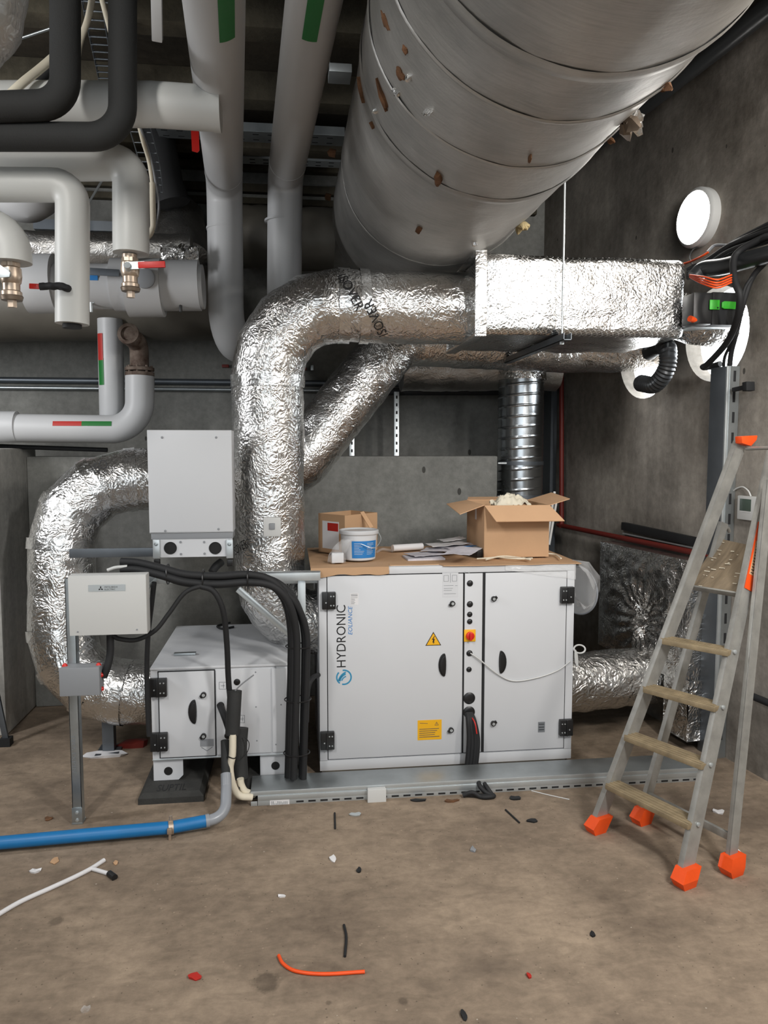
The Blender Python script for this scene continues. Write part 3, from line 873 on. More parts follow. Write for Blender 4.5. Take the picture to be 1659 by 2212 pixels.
    for v, u, th in ((.9, .9, .002), (.78, .9, .003), (.62, .9, .0015), (.5, .55, .0015), (.4, .6, .0015), (.3, .5, .0015), (.2, .6, .0015), (.1, .5, .0015)):
        b.stroke([(a0.x+wd*.08, yy, a0.z+hh*v), (a0.x+wd*u, yy, a0.z+hh*v)], th, NF)
    b.build('text_lines', 'greyink', s_)
    a0, a1 = A(1162, 1582, yd), A(1177, 1559, yd)
    s_ = rect(MB(), a0.x, a1.x, a0.z, a1.z, yd, .001).build('rating_plate', 'greyink', d2)
    b = MB()
    for v in (.25, .5, .78): b.stroke([(a0.x+.004, yd-.001, a0.z+(a1.z-a0.z)*v), (a1.x-.004, yd-.001, a0.z+(a1.z-a0.z)*v)], .003, NF)
    b.build('text_lines', 'gasket', s_)
    # plugs and isolator on the middle strip
    yp = YF-.007
    for px, py, r in ((1015, 1260, .016), (1015, 1305, .016), (1014.5, 1327, .014), (1014.5, 1342.5, .014), (1014, 1411, .016), (1013, 1446, .014), (1013.5, 1508, .031), (1013, 1538, .031)):
        c = A(px, py, yp)
        MB().lathe([(r*.93, 0), (r, .002), (r*.8, .006), (r*.5, .008), (0, .0085)], (c.x, yp, c.z), (0, -1, 0), 28).build('cable_gland' if r < .02 else 'grommet', 'blackp', pn)
    for px in (1004, 1013):
        c = A(px, 1236, yp); MB().lathe([(.004, 0), (.003, .002), (0, .0022)], (c.x, yp, c.z), (0, -1, 0), 12).build('screw', 'galvw', pn)
    c = A(1014.5, 1372.5, yp)
    iso = MB().bb((c.x-.030, yp-.006, c.z-.031), (c.x+.030, yp, c.z+.031), .002).build('isolator_switch', 'yellow', pn)
    b = MB().lathe([(.021, 0), (.021, .012), (.018, .014), (0, .014)], (c.x, yp-.006, c.z), (0, -1, 0), 28)
    b.bb((c.x-.005, yp-.034, c.z-.02), (c.x+.005, yp-.018, c.z+.02), .002)
    b.build('rotary_knob', 'red', iso)
    # round spigot on the right end, in clear film
    rim = MB(); c = V((AX1+.10, YF+.20, A(1240, 1275, YF+.2).z)); u = V((.45, -.9, 0)).normalized(); 
    ring = [c+u*(.135*cos(2*pi*k/40))+ZZ*(.13*sin(2*pi*k/40)) for k in range(40)]
    rim.tube(ring, .005, 10, closed=True)
    n_ = u.cross(ZZ).normalized()
    if n_.x > 0: n_ = -n_
    rim.build('duct_spigot', 'pvcd', t)
    MB().prism(ring, n_*.004).build('spigot_cover', 'clear', t)
    b = MB()
    p0 = [V((AX1+.004, YF-.012, AZT+.006)), V((AX1+.055, YF-.02, AZT-.05)), V((AX1+.10, YF-.015, AZT-.14)), V((AX1+.095, YF+.0, AZT-.22)), V((AX1+.06, YF+.01, AZT-.245)), V((AX1+.006, YF-.004, AZT-.16)), V((AX1+.004, YF-.01, AZT-.08))]
    p1 = [V((AX1+.02, YF+.10, AZT+.006)), V((AX1+.12, YF+.10, AZT-.01)), V((AX1+.19, YF+.12, AZT-.09)), V((AX1+.2, YF+.14, AZT-.17)), V((AX1+.15, YF+.12, AZT-.25)), V((AX1+.06, YF+.1, AZT-.25)), V((AX1+.01, YF+.1, AZT-.1))]
    b.grid(lambda u, v: V(p0[min(5, int(v*6))]).lerp(p0[min(6, int(v*6)+1)], v*6-min(5, int(v*6))).lerp(V(p1[min(5, int(v*6))]).lerp(p1[min(6, int(v*6)+1)], v*6-min(5, int(v*6))), u)+V((.006*noise.noise(V((u*4, v*6, 2))), .008*noise.noise(V((u*4, v*6, 0))), 0)), 12, 30)
    b.build('clear_film', 'clear', t)
    b = MB()
    x0 = A(1090, 1240).x
    b.grid(lambda u, v: V((x0+(AX1+.003-x0)*u, YF-.013-.006*abs(noise.noise(V((u*9, v*3, 1)))), AZT-.002-(.025+.055*u)*v)), 40, 10)
    lab(b.build('clear_film', 'clear', t), 'film edge lapped over the top front corner')
    return t
main_cabinet()

# ============================================================ low white cabinet at left
YU = 3.66
UX0, UX1 = P(327, 1540, YU).x, P(640, 1540, YU).x
UZT, UZB = P(327, 1442, YU).z, P(331, 1641, YU).z
def low_cabinet():
    t = thing('ventilation_cabinet', 'low white cabinet with one small hinged door, on rubber pads left of the large one', 'cabinet', ((UX0+UX1)/2, YU+.4, .05))
    MB().bb((UX0, YU, UZB), (UX1, YU+.86, UZT), .004).build('casing', 'white', t)
    xd0, xd1 = P(345, 1530, YU).x, P(464, 1530, YU).x
    zd0, zd1 = P(400, 1633, YU).z, P(400, 1450, YU).z
    MB().bb((xd0-.005, YU-.003, zd0-.005), (xd1+.005, YU+.001, zd1+.005)).build('gasket', 'gasket', t)
    MB().bb((UX0, YU-.008, UZB), (UX1, YU, zd0-.012), .002).build('bottom_rail', 'galvw', t)
    MB().bb((UX0, YU-.008, zd1+.012), (UX1, YU, UZT), .002).build('top_rail', 'white', t)
    d = rect(MB(), xd0, xd1, zd0, zd1, YU, .009, .0015).build('door', 'white', t)
    rect(MB(), xd1+.008, P(585, 1530, YU).x, zd0, zd1, YU, .006, .001).build('fixed_panel', 'white', t)
    rect(MB(), P(588, 1530, YU).x, UX1, zd0, zd1, YU, .006, .001).build('end_stile', 'white', t)
    hinge(d, 343, 1483, YU-.004, .08, .088, False); hinge(d, 345, 1600, YU-.004, .08, .088, False)
    latch(d, 440, 1500, YU-.009, rad(215)); latch(d, 440, 1589, YU-.009, rad(215))
    grip(d, 421, 1537, YU-.009, True)
    a = P(447, 1607, YU-.009)
    MB().bb((a.x-.032, YU-.01, a.z-.012), (a.x+.032, YU-.009, a.z+.024)).build('arrow_sticker', 'greybox', d)
    b = MB(); b.stroke([a+V((-.026, -.0, -.016)), a+V((0, 0, -.034)), a+V((.026, 0, -.016))], .003, NF); b.build('arrow_mark', 'greyink', d)
    b = MB(); yy = YU-.006
    for (px, py, w_, h_) in ((481, 1481, 15, 15), (522, 1553, 13, 16)):
        p = [P(px-w_/2, py-h_/2, yy), P(px+w_/2, py-h_/2, yy), P(px+w_/2, py+h_/2, yy), P(px-w_/2, py+h_/2, yy)]
        for q, r in zip(p, p[1:]+p[:1]): b.stroke([q, r], .0016, NF)
        c = P(px, py, yy); b.stroke([c+V((-.008, 0, 0)), c+V((.01, 0, 0))], .002, NF); b.stroke([c+V((.004, 0, -.012)), c+V((.004, 0, .012))], .002, NF)
    b.build('symbol_sticker', 'greyink', t)
    for px, py, r in ((512, 1473, .0155), (477, 1523, .016), (492, 1589, .016)):
        c = P(px, py, yy); MB().lathe([(r, 0), (r, .003), (r*.7, .005), (0, .005)], (c.x, yy, c.z), (0, -1, 0), 24).build('grommet', 'blackp', t)
    for px, py in ((552, 1452), (553, 1527), (555, 1600), (607, 1522), (594, 1440), (596, 1608)):
        c = P(px, py, yy); MB().lathe([(.004, 0), (.003, .0015), (0, .002)], (c.x, yy, c.z), (0, -1, 0), 10).build('screw', 'greybox', t)
    # feet
    for x0, x1, ch in ((P(331, 1670, YU).x, P(395, 1670, YU).x, 1), (P(562, 1660, YU).x, P(628, 1660, YU).x, -1)):
        z0 = .052
        for yy0 in (YU+.01, YU+.80):
            pl = [(x0, yy0, z0), (x1-(.022 if ch > 0 else 0), yy0, z0), (x1, yy0, z0+(.022 if ch > 0 else .0)), (x1, yy0, UZB), (x0, yy0, UZB)]
            f_ = MB().prism(pl, (0, .012, 0)).build('foot', 'white', t)
            if yy0 < YU+.1:
                c = V(((x0+x1)/2, yy0, z0+.045))
                MB().cyl(c, c-V((0, .0012, 0)), .0205, n=28).build('foot_hole', 'dark', f_)
                MB().cyl(c+V((.037 if ch > 0 else -.055, 0, .078)), c+V((.037 if ch > 0 else -.055, -.0012, .078)), .005, n=14).build('foot_hole', 'dark', f_)
low_cabinet()
for (px0, px1, lb) in ((298, 440, 'black rubber foot pad under the left front foot of the low white cabinet'), (524, 655, 'black rubber foot pad mostly hidden behind the floor trunking')):
    x0, x1 = P(px0, 1735, 3.53).x, P(px1, 1735, 3.53).x
    t = thing('rubber_pad', lb, 'rubber pad', ((x0+x1)/2, 3.75, 0))
    b = MB()
    lo = [(x0, 3.53, 0), (x1, 3.53, 0), (x1, 4.02, 0), (x0, 4.02, 0)]; md = [(x, y, .028) for x, y, z in lo]
    hi = [(x0+.02, 3.545, .05), (x1-.02, 3.545, .05), (x1-.02, 4.0, .05), (x0+.02, 4.0, .05)]
    b.hull(lo+md+hi); b.build('pad', 'rubpad', t, ang=20)
    if px0 == 298:
        c = V((P(338, 1715, 3.56).x, 3.555, .0505))
        text('moulded_word', 'SUPTIL', c, (.135, 0, 0), (0, .07, 0), 'gasket', t)
    MB().bb((x0+.02, 4.48-.04, 0), (x1-.02, 4.55, .052), .005).build('rear_pad', 'rubpad', t)

# ============================================================ boxes and steel frame at left
def control_box():
    y = 3.72; x0, x1 = P(320, 1040, y).x, P(502, 1040, y).x; z0, z1 = P(410, 1151, y).z, P(410, 929, y).z
    t = thing('control_box', 'upright blank white metal box mounted above the steel frame beside the upright foil duct', 'control box', ((x0+x1)/2, y+.07, P(410, 1205, y).z))
    MB().bb((x0, y, z0), (x1, y+.16, z1), .003).build('casing', 'white', t)
    MB().bb((x0+.001, y-.004, z0+.004), (x1-.001, y, z1-.028), .0015).build('front_cover', 'white', t)
    for px, py in ((350, 945), (467, 945), (357, 1147), (472, 1143)):
        c = P(px, py, y-.004); MB().lathe([(.006, 0), (.0055, .002), (0, .003)], (c.x, y-.004, c.z), (0, -1, 0), 14).build('screw', 'greybox', t)
    MB().bb((x0+.006, y+.005, z0-.03), (x1-.002, y+.15, z0), .002).build('lower_ledge', 'greybox', t)
    a0, a1 = P(330, 1205, y), P(502, 1166, y)
    br = MB().bb((a0.x, y+.008, a0.z), (a1.x, y+.012, z0-.03)).build('knockout_plate', 'white', t)
    for px in (368, 465):
        c = P(px, 1184, y+.006); MB().lathe([(.030, 0), (.030, .003), (.027, .003), (.027, .001), (0, .001)], (c.x, y+.0081, c.z), (0, -1, 0), 32).build('knockout_hole', 'dark', br)
    for px, py in ((390, 1171), (441, 1171), (391, 1197), (442, 1196)):
        c = P(px, py, y+.008); MB().lathe([(.006, 0), (.006, .002), (0, .002)], (c.x, y+.0082, c.z), (0, -1, 0), 12).build('screw', 'greybox', br)
    for px in (338, 496):
        c = P(px, 1186, y-.002); b = MB().bb((c.x-.016, y-.006, c.z-.045), (c.x+.016, y+.012, c.z+.045), .003)
        o = b.build('mounting_bracket', 'galvw', t)
        MB().lathe([(.010, 0), (.010, .005), (.005, .006), (.005, .011), (0, .011)], (c.x, y-.006, c.z+.025), (0, -1, 0), 6).build('bolt', 'galv', o)
        MB().bb((c.x-.014, y-.004, c.z-.085), (c.x+.014, y+.02, c.z-.05), .004).build('rubber_mount', 'blackp', o)
control_box()
YP = 3.38
def steel_frame():
    y = YP; x0, x1 = P(150, 1560, y).x, P(171, 1560, y).x
    t = thing('steel_stand', 'galvanised channel post with rails carrying the two white boxes', 'stand', ((x0+x1)/2, y, 0))
    b = MB().bb((x0, y-.002, .0), (x1, y+.002, P(160, 1250, y).z), .0005)
    b.bb((x0, y-.002, 0), (x0+.003, y+.04, P(160, 1250, y).z)); b.bb((x1-.003, y-.002, 0), (x1, y+.04, P(160, 1250, y).z))
    po = b.build('post', 'galv', t)
    yy = y-.002; c = P(165, 1668, yy)
    text('stamped_marks', 'NE4X3 V383', c, (0, 0, P(157, 1590, yy).z-c.z), (-.016, 0, 0), 'greyink', po)
    fb = MB().bb((x0-.004, y-.008, 0), (x1+.002, y+.05, .006)); fb.bb((x0-.002, y-.006, 0), (x1+.001, y, .075), .001)
    f = fb.build('floor_bracket', 'galv', t)
    for z in (.02, .055): MB().lathe([(.008, 0), (.008, .004), (0, .006)], ((x0+x1)/2, y-.006, z), (0, -1, 0), 6).build('bolt', 'galvw', f)
    MB().beam(P(172, 1408, y+.02), P(202, 1378, y+.02), (0, 1, 0), .035, .006).build('corner_brace', 'galv', t)
    # cross rails
    z1 = P(500, 1246, 3.70).z
    b = MB().bb((P(318, 1240, 3.7).x, 3.69, z1-.025), (P(692, 1240, 3.7).x, 3.71, z1+.018), .002)
    b.bb((P(318, 1240, 3.7).x, 3.69, z1+.014), (P(692, 1240, 3.7).x, 3.735, z1+.018))
    b.build('front_rail', 'galvw', t)
    z2 = P(280, 1190, 3.98).z
    b = MB().bb((P(150, 1190, 3.98).x, 3.97, z2-.03), (P(480, 1190, 3.98).x, 3.99, z2+.015), .002)
    b.build('rear_rail', 'dgalv', t)
    MB().bb((P(322, 1240, 3.7).x, 3.36, z1-.012), (P(330, 1240, 3.7).x+.02, 3.98, z1+.012), .002).build('side_rail', 'galv', t)
    MB().bb((x0, 3.385, z1-.012), (P(330, 1240, 3.7).x+.02, 3.42, z1+.02), .002).build('side_rail', 'galv', t)
    b = MB().bb((P(643, 1260, 3.72).x, 3.712, 0.0), (P(660, 1260, 3.72).x, 3.737, z1), .002); b.build('post', 'galvw', t)
    b = MB().beam(P(514, 1272, 3.74), P(632, 1374, 3.74), (0, 1, 0), .03, .03, .002); b.build('diagonal_brace', 'galvw', t)
    b = MB().beam(P(514, 1272, 3.724), P(632, 1374, 3.724), (0, 1, 0), .002, .008); b.build('brace_lip', 'galv', t)
steel_frame()
def branded_box():
    y = 3.30; x0, x1 = P(148, 1310, y).x, P(317, 1310, y).x; z0, z1 = P(230, 1372, y).z, P(230, 1243, y).z
    t = thing('control_box', 'small wide white electrical box with a silver nameplate, fixed on the galvanised post', 'control box', ((x0+x1)/2, y+.035, z0))
    MB().bb((x0, y+.004, z0), (x1, y+.075, z1), .003).build('casing', 'cream', t)
    MB().bb((x0+.001, y, z0+.001), (x1-.001, y+.004, z1-.001), .0012).build('front_cover', 'cream', t)
    a0, a1 = P(191, 1278, y), P(271, 1262, y)
    pl = MB().bb((a0.x, y-.0012, a0.z), (a1.x, y, a1.z)).build('nameplate', 'galvw', t)
    yy = y-.0012; c = P(217.5, 1271.5, yy); b = MB(); h_ = .0095
    for a in (pi/2, pi/2+2*pi/3, pi/2+4*pi/3):
        d = V((cos(a), 0, sin(a))); s = V((-sin(a), 0, cos(a)))
        b.prism([c, c+d*h_*.6+s*h_*.35, c+d*h_*1.2, c+d*h_*.6-s*h_*.35], (0, -.0006, 0))
    b.build('emblem', 'ink', pl)
    o = P(226, 1270, yy); text('lettering', 'MITSUBISHI', o, (.052, 0, 0), (0, 0, .0065), 'ink', pl)
    o = P(226, 1275, yy); text('lettering', 'ELECTRIC', o, (.044, 0, 0), (0, 0, .0065), 'ink', pl)
    for px, py in ((168, 1365), (296, 1360)):
        c = P(px, py, y); MB().lathe([(.004, 0), (.0035, .002), (0, .0025)], (c.x, y, c.z), (0, -1, 0), 12).build('screw', 'greybox', t)
branded_box()
def junction():
    y = 3.29; x0, x1 = P(127, 1470, y).x, P(215, 1470, y).x; z0, z1 = P(170, 1504, y).z, P(170, 1443, y).z
    t = thing('junction_box', 'grey plastic junction box with red grommets clipped to the galvanised post', 'junction box', ((x0+x1)/2, y+.04, z0))
    MB().bb((x0, y, z0), (x1, y+.03, z1), .006).build('lid', 'greybox', t)
    MB().bb((x0+.003, y+.03, z0+.003), (x1-.003, y+.088, z1-.003), .004).build('base', 'greybox', t)
    for px, py, d in ((138, 1440, (0, 0, 1)), (213, 1439, (0, 0, 1)), (217, 1488, (1, 0, 0)), (217, 1458, (1, 0, 0))):
        c = P(px, py, y+.05); d = V(d); c = V((min(max(c.x, x0+.012), x1-.003), y+.05, min(max(c.z, z0+.01), z1-.003)))
        MB().lathe([(.012, 0), (.011, .006), (.006, .014), (0, .014)], c, d, 16).build('grommet', 'red', t)
junction()

# ============================================================ overhead and wall pipes
def pipe(name, pts, r, m, label, fil=None, n=28, nf=8, cat='pipe', group=None, step=None):
    p = [V(q) for q in pts]
    if fil: p = fillet(p, fil, nf)
    if step: p = resample(p, step)
    return tag(MB().tube(p, r, n).build(name, m, ang=50), label, cat, group)
def cuff(px0, px1, py, y, r, m, nm, parent, n=32):
    return MB().cyl(P(px0, py, y), P(px1, py, y), r, n=n).build(nm, m, parent)

def band(parent, c, ax, out, w_, ln, m, nm='colour_band', r=None, span=.3):
    """coloured tape curved round a pipe: ax runs along the pipe, out points to the middle of the tape"""
    ax = V(ax).normalized(); out = V(out); out = (out-ax*out.dot(ax)).normalized(); sd = ax.cross(out)
    b = MB()
    b.grid(lambda u, v: V(c)+ax*(ln*(u-.5))+(out*cos((v-.5)*span*2)+sd*sin((v-.5)*span*2))*(r+.0015), 4, 10)
    return b.build(nm, m, parent)

def two_big_white():
    out = []
    for (top, bend, bot, r, lb, tape) in (
        ((462, 0, 2.64), (485, 400, 4.6), (488, 690, 4.6), .101, 'left of two thick grey-white pipes running overhead then turning down, green tape at top', (487, 20)),
        ((678, 0, 2.87), (616, 385, 4.62), (613, 800, 4.62), .101, 'right of two thick grey-white pipes running overhead then turning down behind the foil elbow', (690, 25))):
        a, b_, c = P(*top), P(*bend), P(*bot)
        a2 = a+(a-b_)*.3
        base = V((c.x, c.y, c.z))
        t = thing('lagged_pipe', lb, 'pipe', base)
        pts = [a2, b_, c]
        if top[0] == 462:
            c2 = P(489, 735, 4.6)
            pts = [a2, b_, c2, V((c2.x+.25, 5.55, c2.z-.02))]
            p = fillet(pts, [.12, .2], 8)
        else: p = fillet(pts, .12, 8)
        MB().tube(p, r, 40).build('jacket', 'pvcg', t, ang=50)
        d = (b_-a2).normalized()
        e = b_-d*.25
        lab(MB().tube([e, e+d*.02], r+.0012, 40).build('joint_band', 'pvcg', t), 'raised joint')
        q = V((c.x, c.y, b_.z-.24))
        lab(MB().tube([q, q-ZZ*.012], r+.0012, 40).build('joint_band', 'pvcg', t), 'raised joint')
        # green tape near the camera end
        py = tape[1]; cc = P(tape[0], py, 2.7 if top[0] == 462 else 2.95)
        s = (cc-a2).dot(d); ctr = a2+d*s
        o = band(t, ctr-d*.25, d, (CAM-ctr)+RT*(.55 if top[0] == 462 else .12), .05, .5, 'green', 'green_tape', r+.001, .27)
        if top[0] != 462:
            n_ = (CAM-ctr); n_ = (n_-d*n_.dot(d)).normalized()
two_big_white()

def ball_valve(px, py, y, s, label, hand):
    """brass valve standing under a pipe end: s = scale in metres, hand = handle pixel end"""
    c = P(px, py, y)
    t = thing('ball_valve', label, 'valve', c-ZZ*.09*s)
    b = MB().lathe([(.5*s*.05, .075*s), (.030*s, .075*s), (.030*s, .045*s), (.036*s, .04*s), (.038*s, .01*s), (.034*s, -.012*s), (.030*s, -.016*s), (.030*s, -.04*s), (.036*s, -.045*s), (.036*s, -.058*s), (.026*s, -.06*s), (.0, -.06*s)], c, (0, 0, 1), 28)
    b.build('body', 'brass', t)
    MB().lathe([(.038*s, -.058*s), (.04*s, -.062*s), (.036*s, -.075*s), (0, -.075*s)], c, (0, 0, 1), 28).build('lower_collar', 'bronze', t)
    MB().lathe([(.017*s, -.075*s), (.017*s, -.1*s), (0, -.1*s)], c, (0, 0, 1), 6).build('drain_plug', 'brass', t)
    MB().lathe([(.034*s, .045*s), (.034*s, .06*s), (0, .06*s)], c, (0, 0, 1), 6).build('hex_nut', 'brass', t)
    c2 = c+V((0, -.045*s, .02*s))
    MB().cyl(c, c2-V((0, .012*s, 0)), .014*s).build('spindle', 'galvw', t)
    if hand:
        e = P(hand[0], hand[1], c2.y-.01); d = (e-c2)
        MB().beam(c2-d.normalized()*.01, c2+d*.45, ZZ, .030*s, .004).build('lever', 'galvw', t)
        MB().beam(c2+d*.28-V((0, .002, 0)), e, ZZ, .026*s, .012, .003).build('handle', 'red', t)
    return t

YA = 3.35
pipe('lagged_pipe', [P(-160, 352, YA), P(283, 350, YA), P(283, 548, YA)], .073, 'pvc', 'white lagged pipe turning down to a brass valve with a red lever', [.078])
ball_valve(281, 590, YA, 1.0, 'brass ball valve with red lever under the white pipe end', (357, 571))
pipe('lagged_pipe', [P(-160, 398, YA-.17), P(157, 400, YA-.17), P(156, 700, YA-.17)], .0635, 'pvc', 'white lagged pipe turning down to an open end with a black-wrapped lever across it', [.068])
e = P(156, 708, YA-.17)
tag(MB().tube([e+ZZ*.012, e-ZZ*.002], [.036, .036], 24).build('pipe_plug', 'dark'), 'dark open bore at the lower end of the hanging white pipe', 'pipe end')
ya = YA-.17-.07
t = thing('valve_lever', 'black tape-wrapped lever with red tip crossing the hanging white pipe', 'lever', P(110, 625, ya))
MB().tube(smooth_path([P(148, 624, ya+.02), P(143, 622, ya-.01), P(130, 618, ya-.015), P(112, 618, ya-.015), P(86, 619, ya-.015)], 6), .014, 12, rf=lambda L, a, i: .003*noise.noise(V((L*60, a, 0)))).build('wrapped_lever', 'gasket', t)
MB().beam(P(63, 618, ya-.015), P(86, 619, ya-.015), ZZ, .020, .008, .003).build('red_tip', 'red', t)
pipe('lagged_pipe', [P(-190, 492, 3.0), P(18, 495, 3.0), P(22, 568, 3.0)], .075, 'pvc', 'short white lagged elbow at the left edge above a brass valve', [.085])
ball_valve(24, 604, 3.0, 1.0, 'brass ball valve at the left edge under the short white elbow', None)
c = P(10, 590, 2.94)
b = MB().prism([P(-30, 570, 2.93), P(0, 572, 2.93), P(22, 588, 2.93), P(20, 598, 2.93), P(0, 600, 2.93), P(-30, 598, 2.93)], (0, .006, 0), .001)
tag(b.build('valve_lever', 'galvw'), 'bright steel lever on the valve at the left edge', 'lever')

# black lagged pipes in front
YK = 2.95
pipe('lagged_pipe', [P(-160, 238, YK), P(141, 226, YK), P(141, -330, YK)], .052, 'foam', 'inner of two black foam-lagged pipes turning up at the upper left', [.10], nf=10)
pipe('lagged_pipe', [P(-160, 295, YK+.05), P(265, 296, YK+.05), P(265, -330, YK+.05)], .05, 'foam', 'outer of two black foam-lagged pipes turning up at the upper left', [.12], nf=10)
# white horizontal stub with flat end
t = thing('lagged_pipe', 'white lagged pipe ending in a flat blank cap in front of the thick overhead pipe', 'pipe', P(330, 270, 3.2))
d = (P(476, 236, 3.2)-P(330, 226, 3.2)).normalized()
MB().tube(fillet([P(-60, 226, 3.25), P(130, 225, 3.23), P(330, 226, 3.2), P(476, 236, 3.2)], [.15, .1], 6), .083, 36).build('jacket', 'pvc', t, ang=50)
MB().cyl(P(462, 235, 3.2), P(477, 236, 3.2), .086, n=36).build('end_cap', 'pvc', t)
# foil duct at the top left corner
o = foil_duct('foil_duct', fillet([P(-330, 120, 2.2), P(-20, 140, 2.2), P(-4, -330, 2.2)], .2, 4), .085, 'foild', None, .02, .006, 40, 3)
tag(o, 'dull foil-wrapped elbow at the top left corner', 'duct')

# large grey valve pipe and dull trunk duct
YV = 4.25
def big_valve_pipe():
    t = thing('lagged_pipe', 'thick grey lagged pipe with wide cuffs crossing behind the hanging white pipes', 'pipe', P(250, 670, YV))
    y = YV; r = .115
    MB().cyl(P(62, 618, y), P(440, 620, y), r, n=44).build('jacket', 'pvcg', t)
    cuff(60, 122, 613, y, r+.035, 'pvcg', 'cuff', t, 44)
    cuff(245, 290, 615, y, r+.02, 'pvcg', 'cuff', t, 44)
    cuff(276, 352, 622, y, r+.035, 'pvcg', 'cuff', t, 44)
    cuff(350, 432, 617, y, r+.016, 'pvcg', 'cuff', t, 44)
    c = P(312, 600, y-r-.045); g = MB().lathe([(.052, 0), (.052, .03), (.045, .034), (0, .034)], c+V((0, .03, 0)), (0, -1, 0), 28).build('gear_head', 'greybox', t)
    MB().beam(P(190, 586, y-r-.05), P(258, 590, y-r-.05), ZZ, .035, .012, .003).build('valve_lever', 'dgalv', t)
    MB().bb(P(189, 605, y-r-.002), P(213, 597, y-r+.02)).build('blue_tag', 'bluel', t)
    for px, py in ((197, 655), (390, 655)):
        c = P(px, py, y-.06); b = MB().cyl(c+ZZ*.03, c-ZZ*.045, .008, n=10); b.bb(c-V((.016, .006, .0)), c+V((.016, .006, .014)), .002); b.build('drain_cock', 'galvw' if px < 200 else 'blackp', t)
big_valve_pipe()
o = MB().tube(resample([P(-250, 655, 5.1), P(470, 655, 5.1)], .05), .235, 48, rf=crumple(.006, 4, 2)).build('trunk_duct', 'dullw'); tag(o, 'large dull duct running across the back behind the thick grey pipe', 'duct')
o = foil_duct('lagged_duct', [P(30, 537, 4.75), P(415, 545, 4.75)], .10, 'foild', None, .03, .01, 32, 5); tag(o, 'dull foil-lagged pipe just above the thick grey cuffed pipe', 'duct')
rngf = random.Random(4); c = P(388, 552, 4.45); b = MB()
b.grid(lambda u, v: c+V(((u-.5)*.2, -.05*sin(pi*u)*sin(pi*v)+.03*noise.noise(V((u*5, v*5, 3))), (v-.5)*.11+.02*noise.noise(V((u*6, v*4, 7))))), 24, 16, .004)
tag(b.build('foil_scrap', 'foilx', ang=70), 'loose crumple of shiny foil on top of the thick grey pipe', 'foil')
# dark duct rising to the ceiling at left back, sphere-like vessel end
pipe('lagged_duct', [P(372, 440, 5.0), P(360, 395, 5.0), P(335, 255, 5.1)], [.11, .1, .1], 'gasket', 'dark wrapped duct rising into the gloom beside the thick left pipe', n=24)
o = MB().lathe([(.0, 0), (.1, .02), (.16, .07), (.19, .15), (.19, .5), (0, .5)], P(60, 470, 4.6), (-.15, .2, 1), 36).build('vessel', 'pvcg'); tag(o, 'grey rounded vessel end behind the two hanging white pipes', 'vessel')
o = foil_duct('lagged_duct', [P(395, 570, 5.0), P(385, 480, 5.3), P(300, 400, 5.7)], .17, 'foild', None, .04, .01, 32, 12); tag(o, 'dull lagged bend rising behind the loose foil crumple', 'duct')

# lower back pipes on the left
YW = 5.05
def wall_pipes():
    y = 4.92; ztop = 0
    t = thing('lagged_pipe', 'grey-white pipe dropping down the back wall with a red and green band', 'pipe', P(245, 895, y))
    MB().tube(fillet([P(238, 690, y), P(243, 930, y), P(243, 930, y)+V((0, .1, 0))], .01, 2), .075, 32).build('jacket', 'pvcg', t)
    c = P(238, 755, y); out = V((-.75, -1, 0))
    band(t, P(238, 752, y), ZZ, out, 0, .16, 'redt', r=.0755, span=.28); band(t, P(240, 805, y), ZZ, out, 0, .16, 'green', r=.0755, span=.28)
    y2 = 4.78
    t = thing('lagged_pipe', 'grey-white pipe with red and green bands bending up to a rusty flange', 'pipe', P(150, 955, y2))
    MB().tube(fillet([P(-190, 922, y2), P(302, 928, y2), P(302, 812, y2)], .17, 10), .084, 36).build('jacket', 'pvcg', t, ang=50)
    MB().tube([P(-10, 922, y2), P(38, 922, y2)], .092, 36).build('joint_sleeve', 'pvcg', t)
    band(t, P(155, 926, y2), XX, (0, -1, .35), 0, .17, 'redt', r=.0845, span=.17); band(t, P(216, 926, y2), XX, (0, -1, .35), 0, .17, 'green', r=.0845, span=.17)
    c = P(302, 812, y2)
    tf = thing('pipe_flange', 'rusty grey flanged elbow on top of the upright pipe end', 'pipe fitting', c)
    MB().lathe([(.085, 0), (.085, .02), (.05, .022), (.05, .028), (.085, .03), (.085, .048), (.06, .055), (0, .055)], c, (0, 0, 1), 36).build('flange', 'rust', tf)
    for k in range(8):
        a = 2*pi*k/8; p = c+V((.07*cos(a), .07*sin(a), -.008)); MB().cyl(p, p+ZZ*.068, .008, n=6).build('bolt', 'rust', tf)
    p = c+ZZ*.05
    MB().tube(fillet([p, p+ZZ*.14, p+V((-.03, -.14, .17))], .06, 6), [.055]*9, 24).build('elbow', 'rust', tf)
    q = p+V((-.03, -.15, .175))
    MB().lathe([(.062, 0), (.062, .02), (.042, .022), (.042, -.03), (0, -.03)], q+V((0, .02, 0)), (-.15, -1, .2), 28).build('open_mouth', 'rust', tf)
wall_pipes()
# conduits along the back wall
zr = P(250, 823, 5.85).z
for i, (dz, r, m, lb) in enumerate(((0, .022, 'dgalv', 'upper steel conduit along the back wall, the thicker one'), (-.055, .014, 'galv', 'lower thin steel conduit along the back wall'))):
    pipe('conduit', [V((-4.5, 5.86, zr+dz)), V((.95, 5.86, zr+dz))], r, m, lb, n=14, cat='conduit')
# ledge conduit above low wall at left
pipe('conduit', [P(-60, 962, 4.95), P(232, 972, 4.95)], .014, 'gasket', 'dark conduit lying along the top of the low wall at left', n=12, cat='conduit')

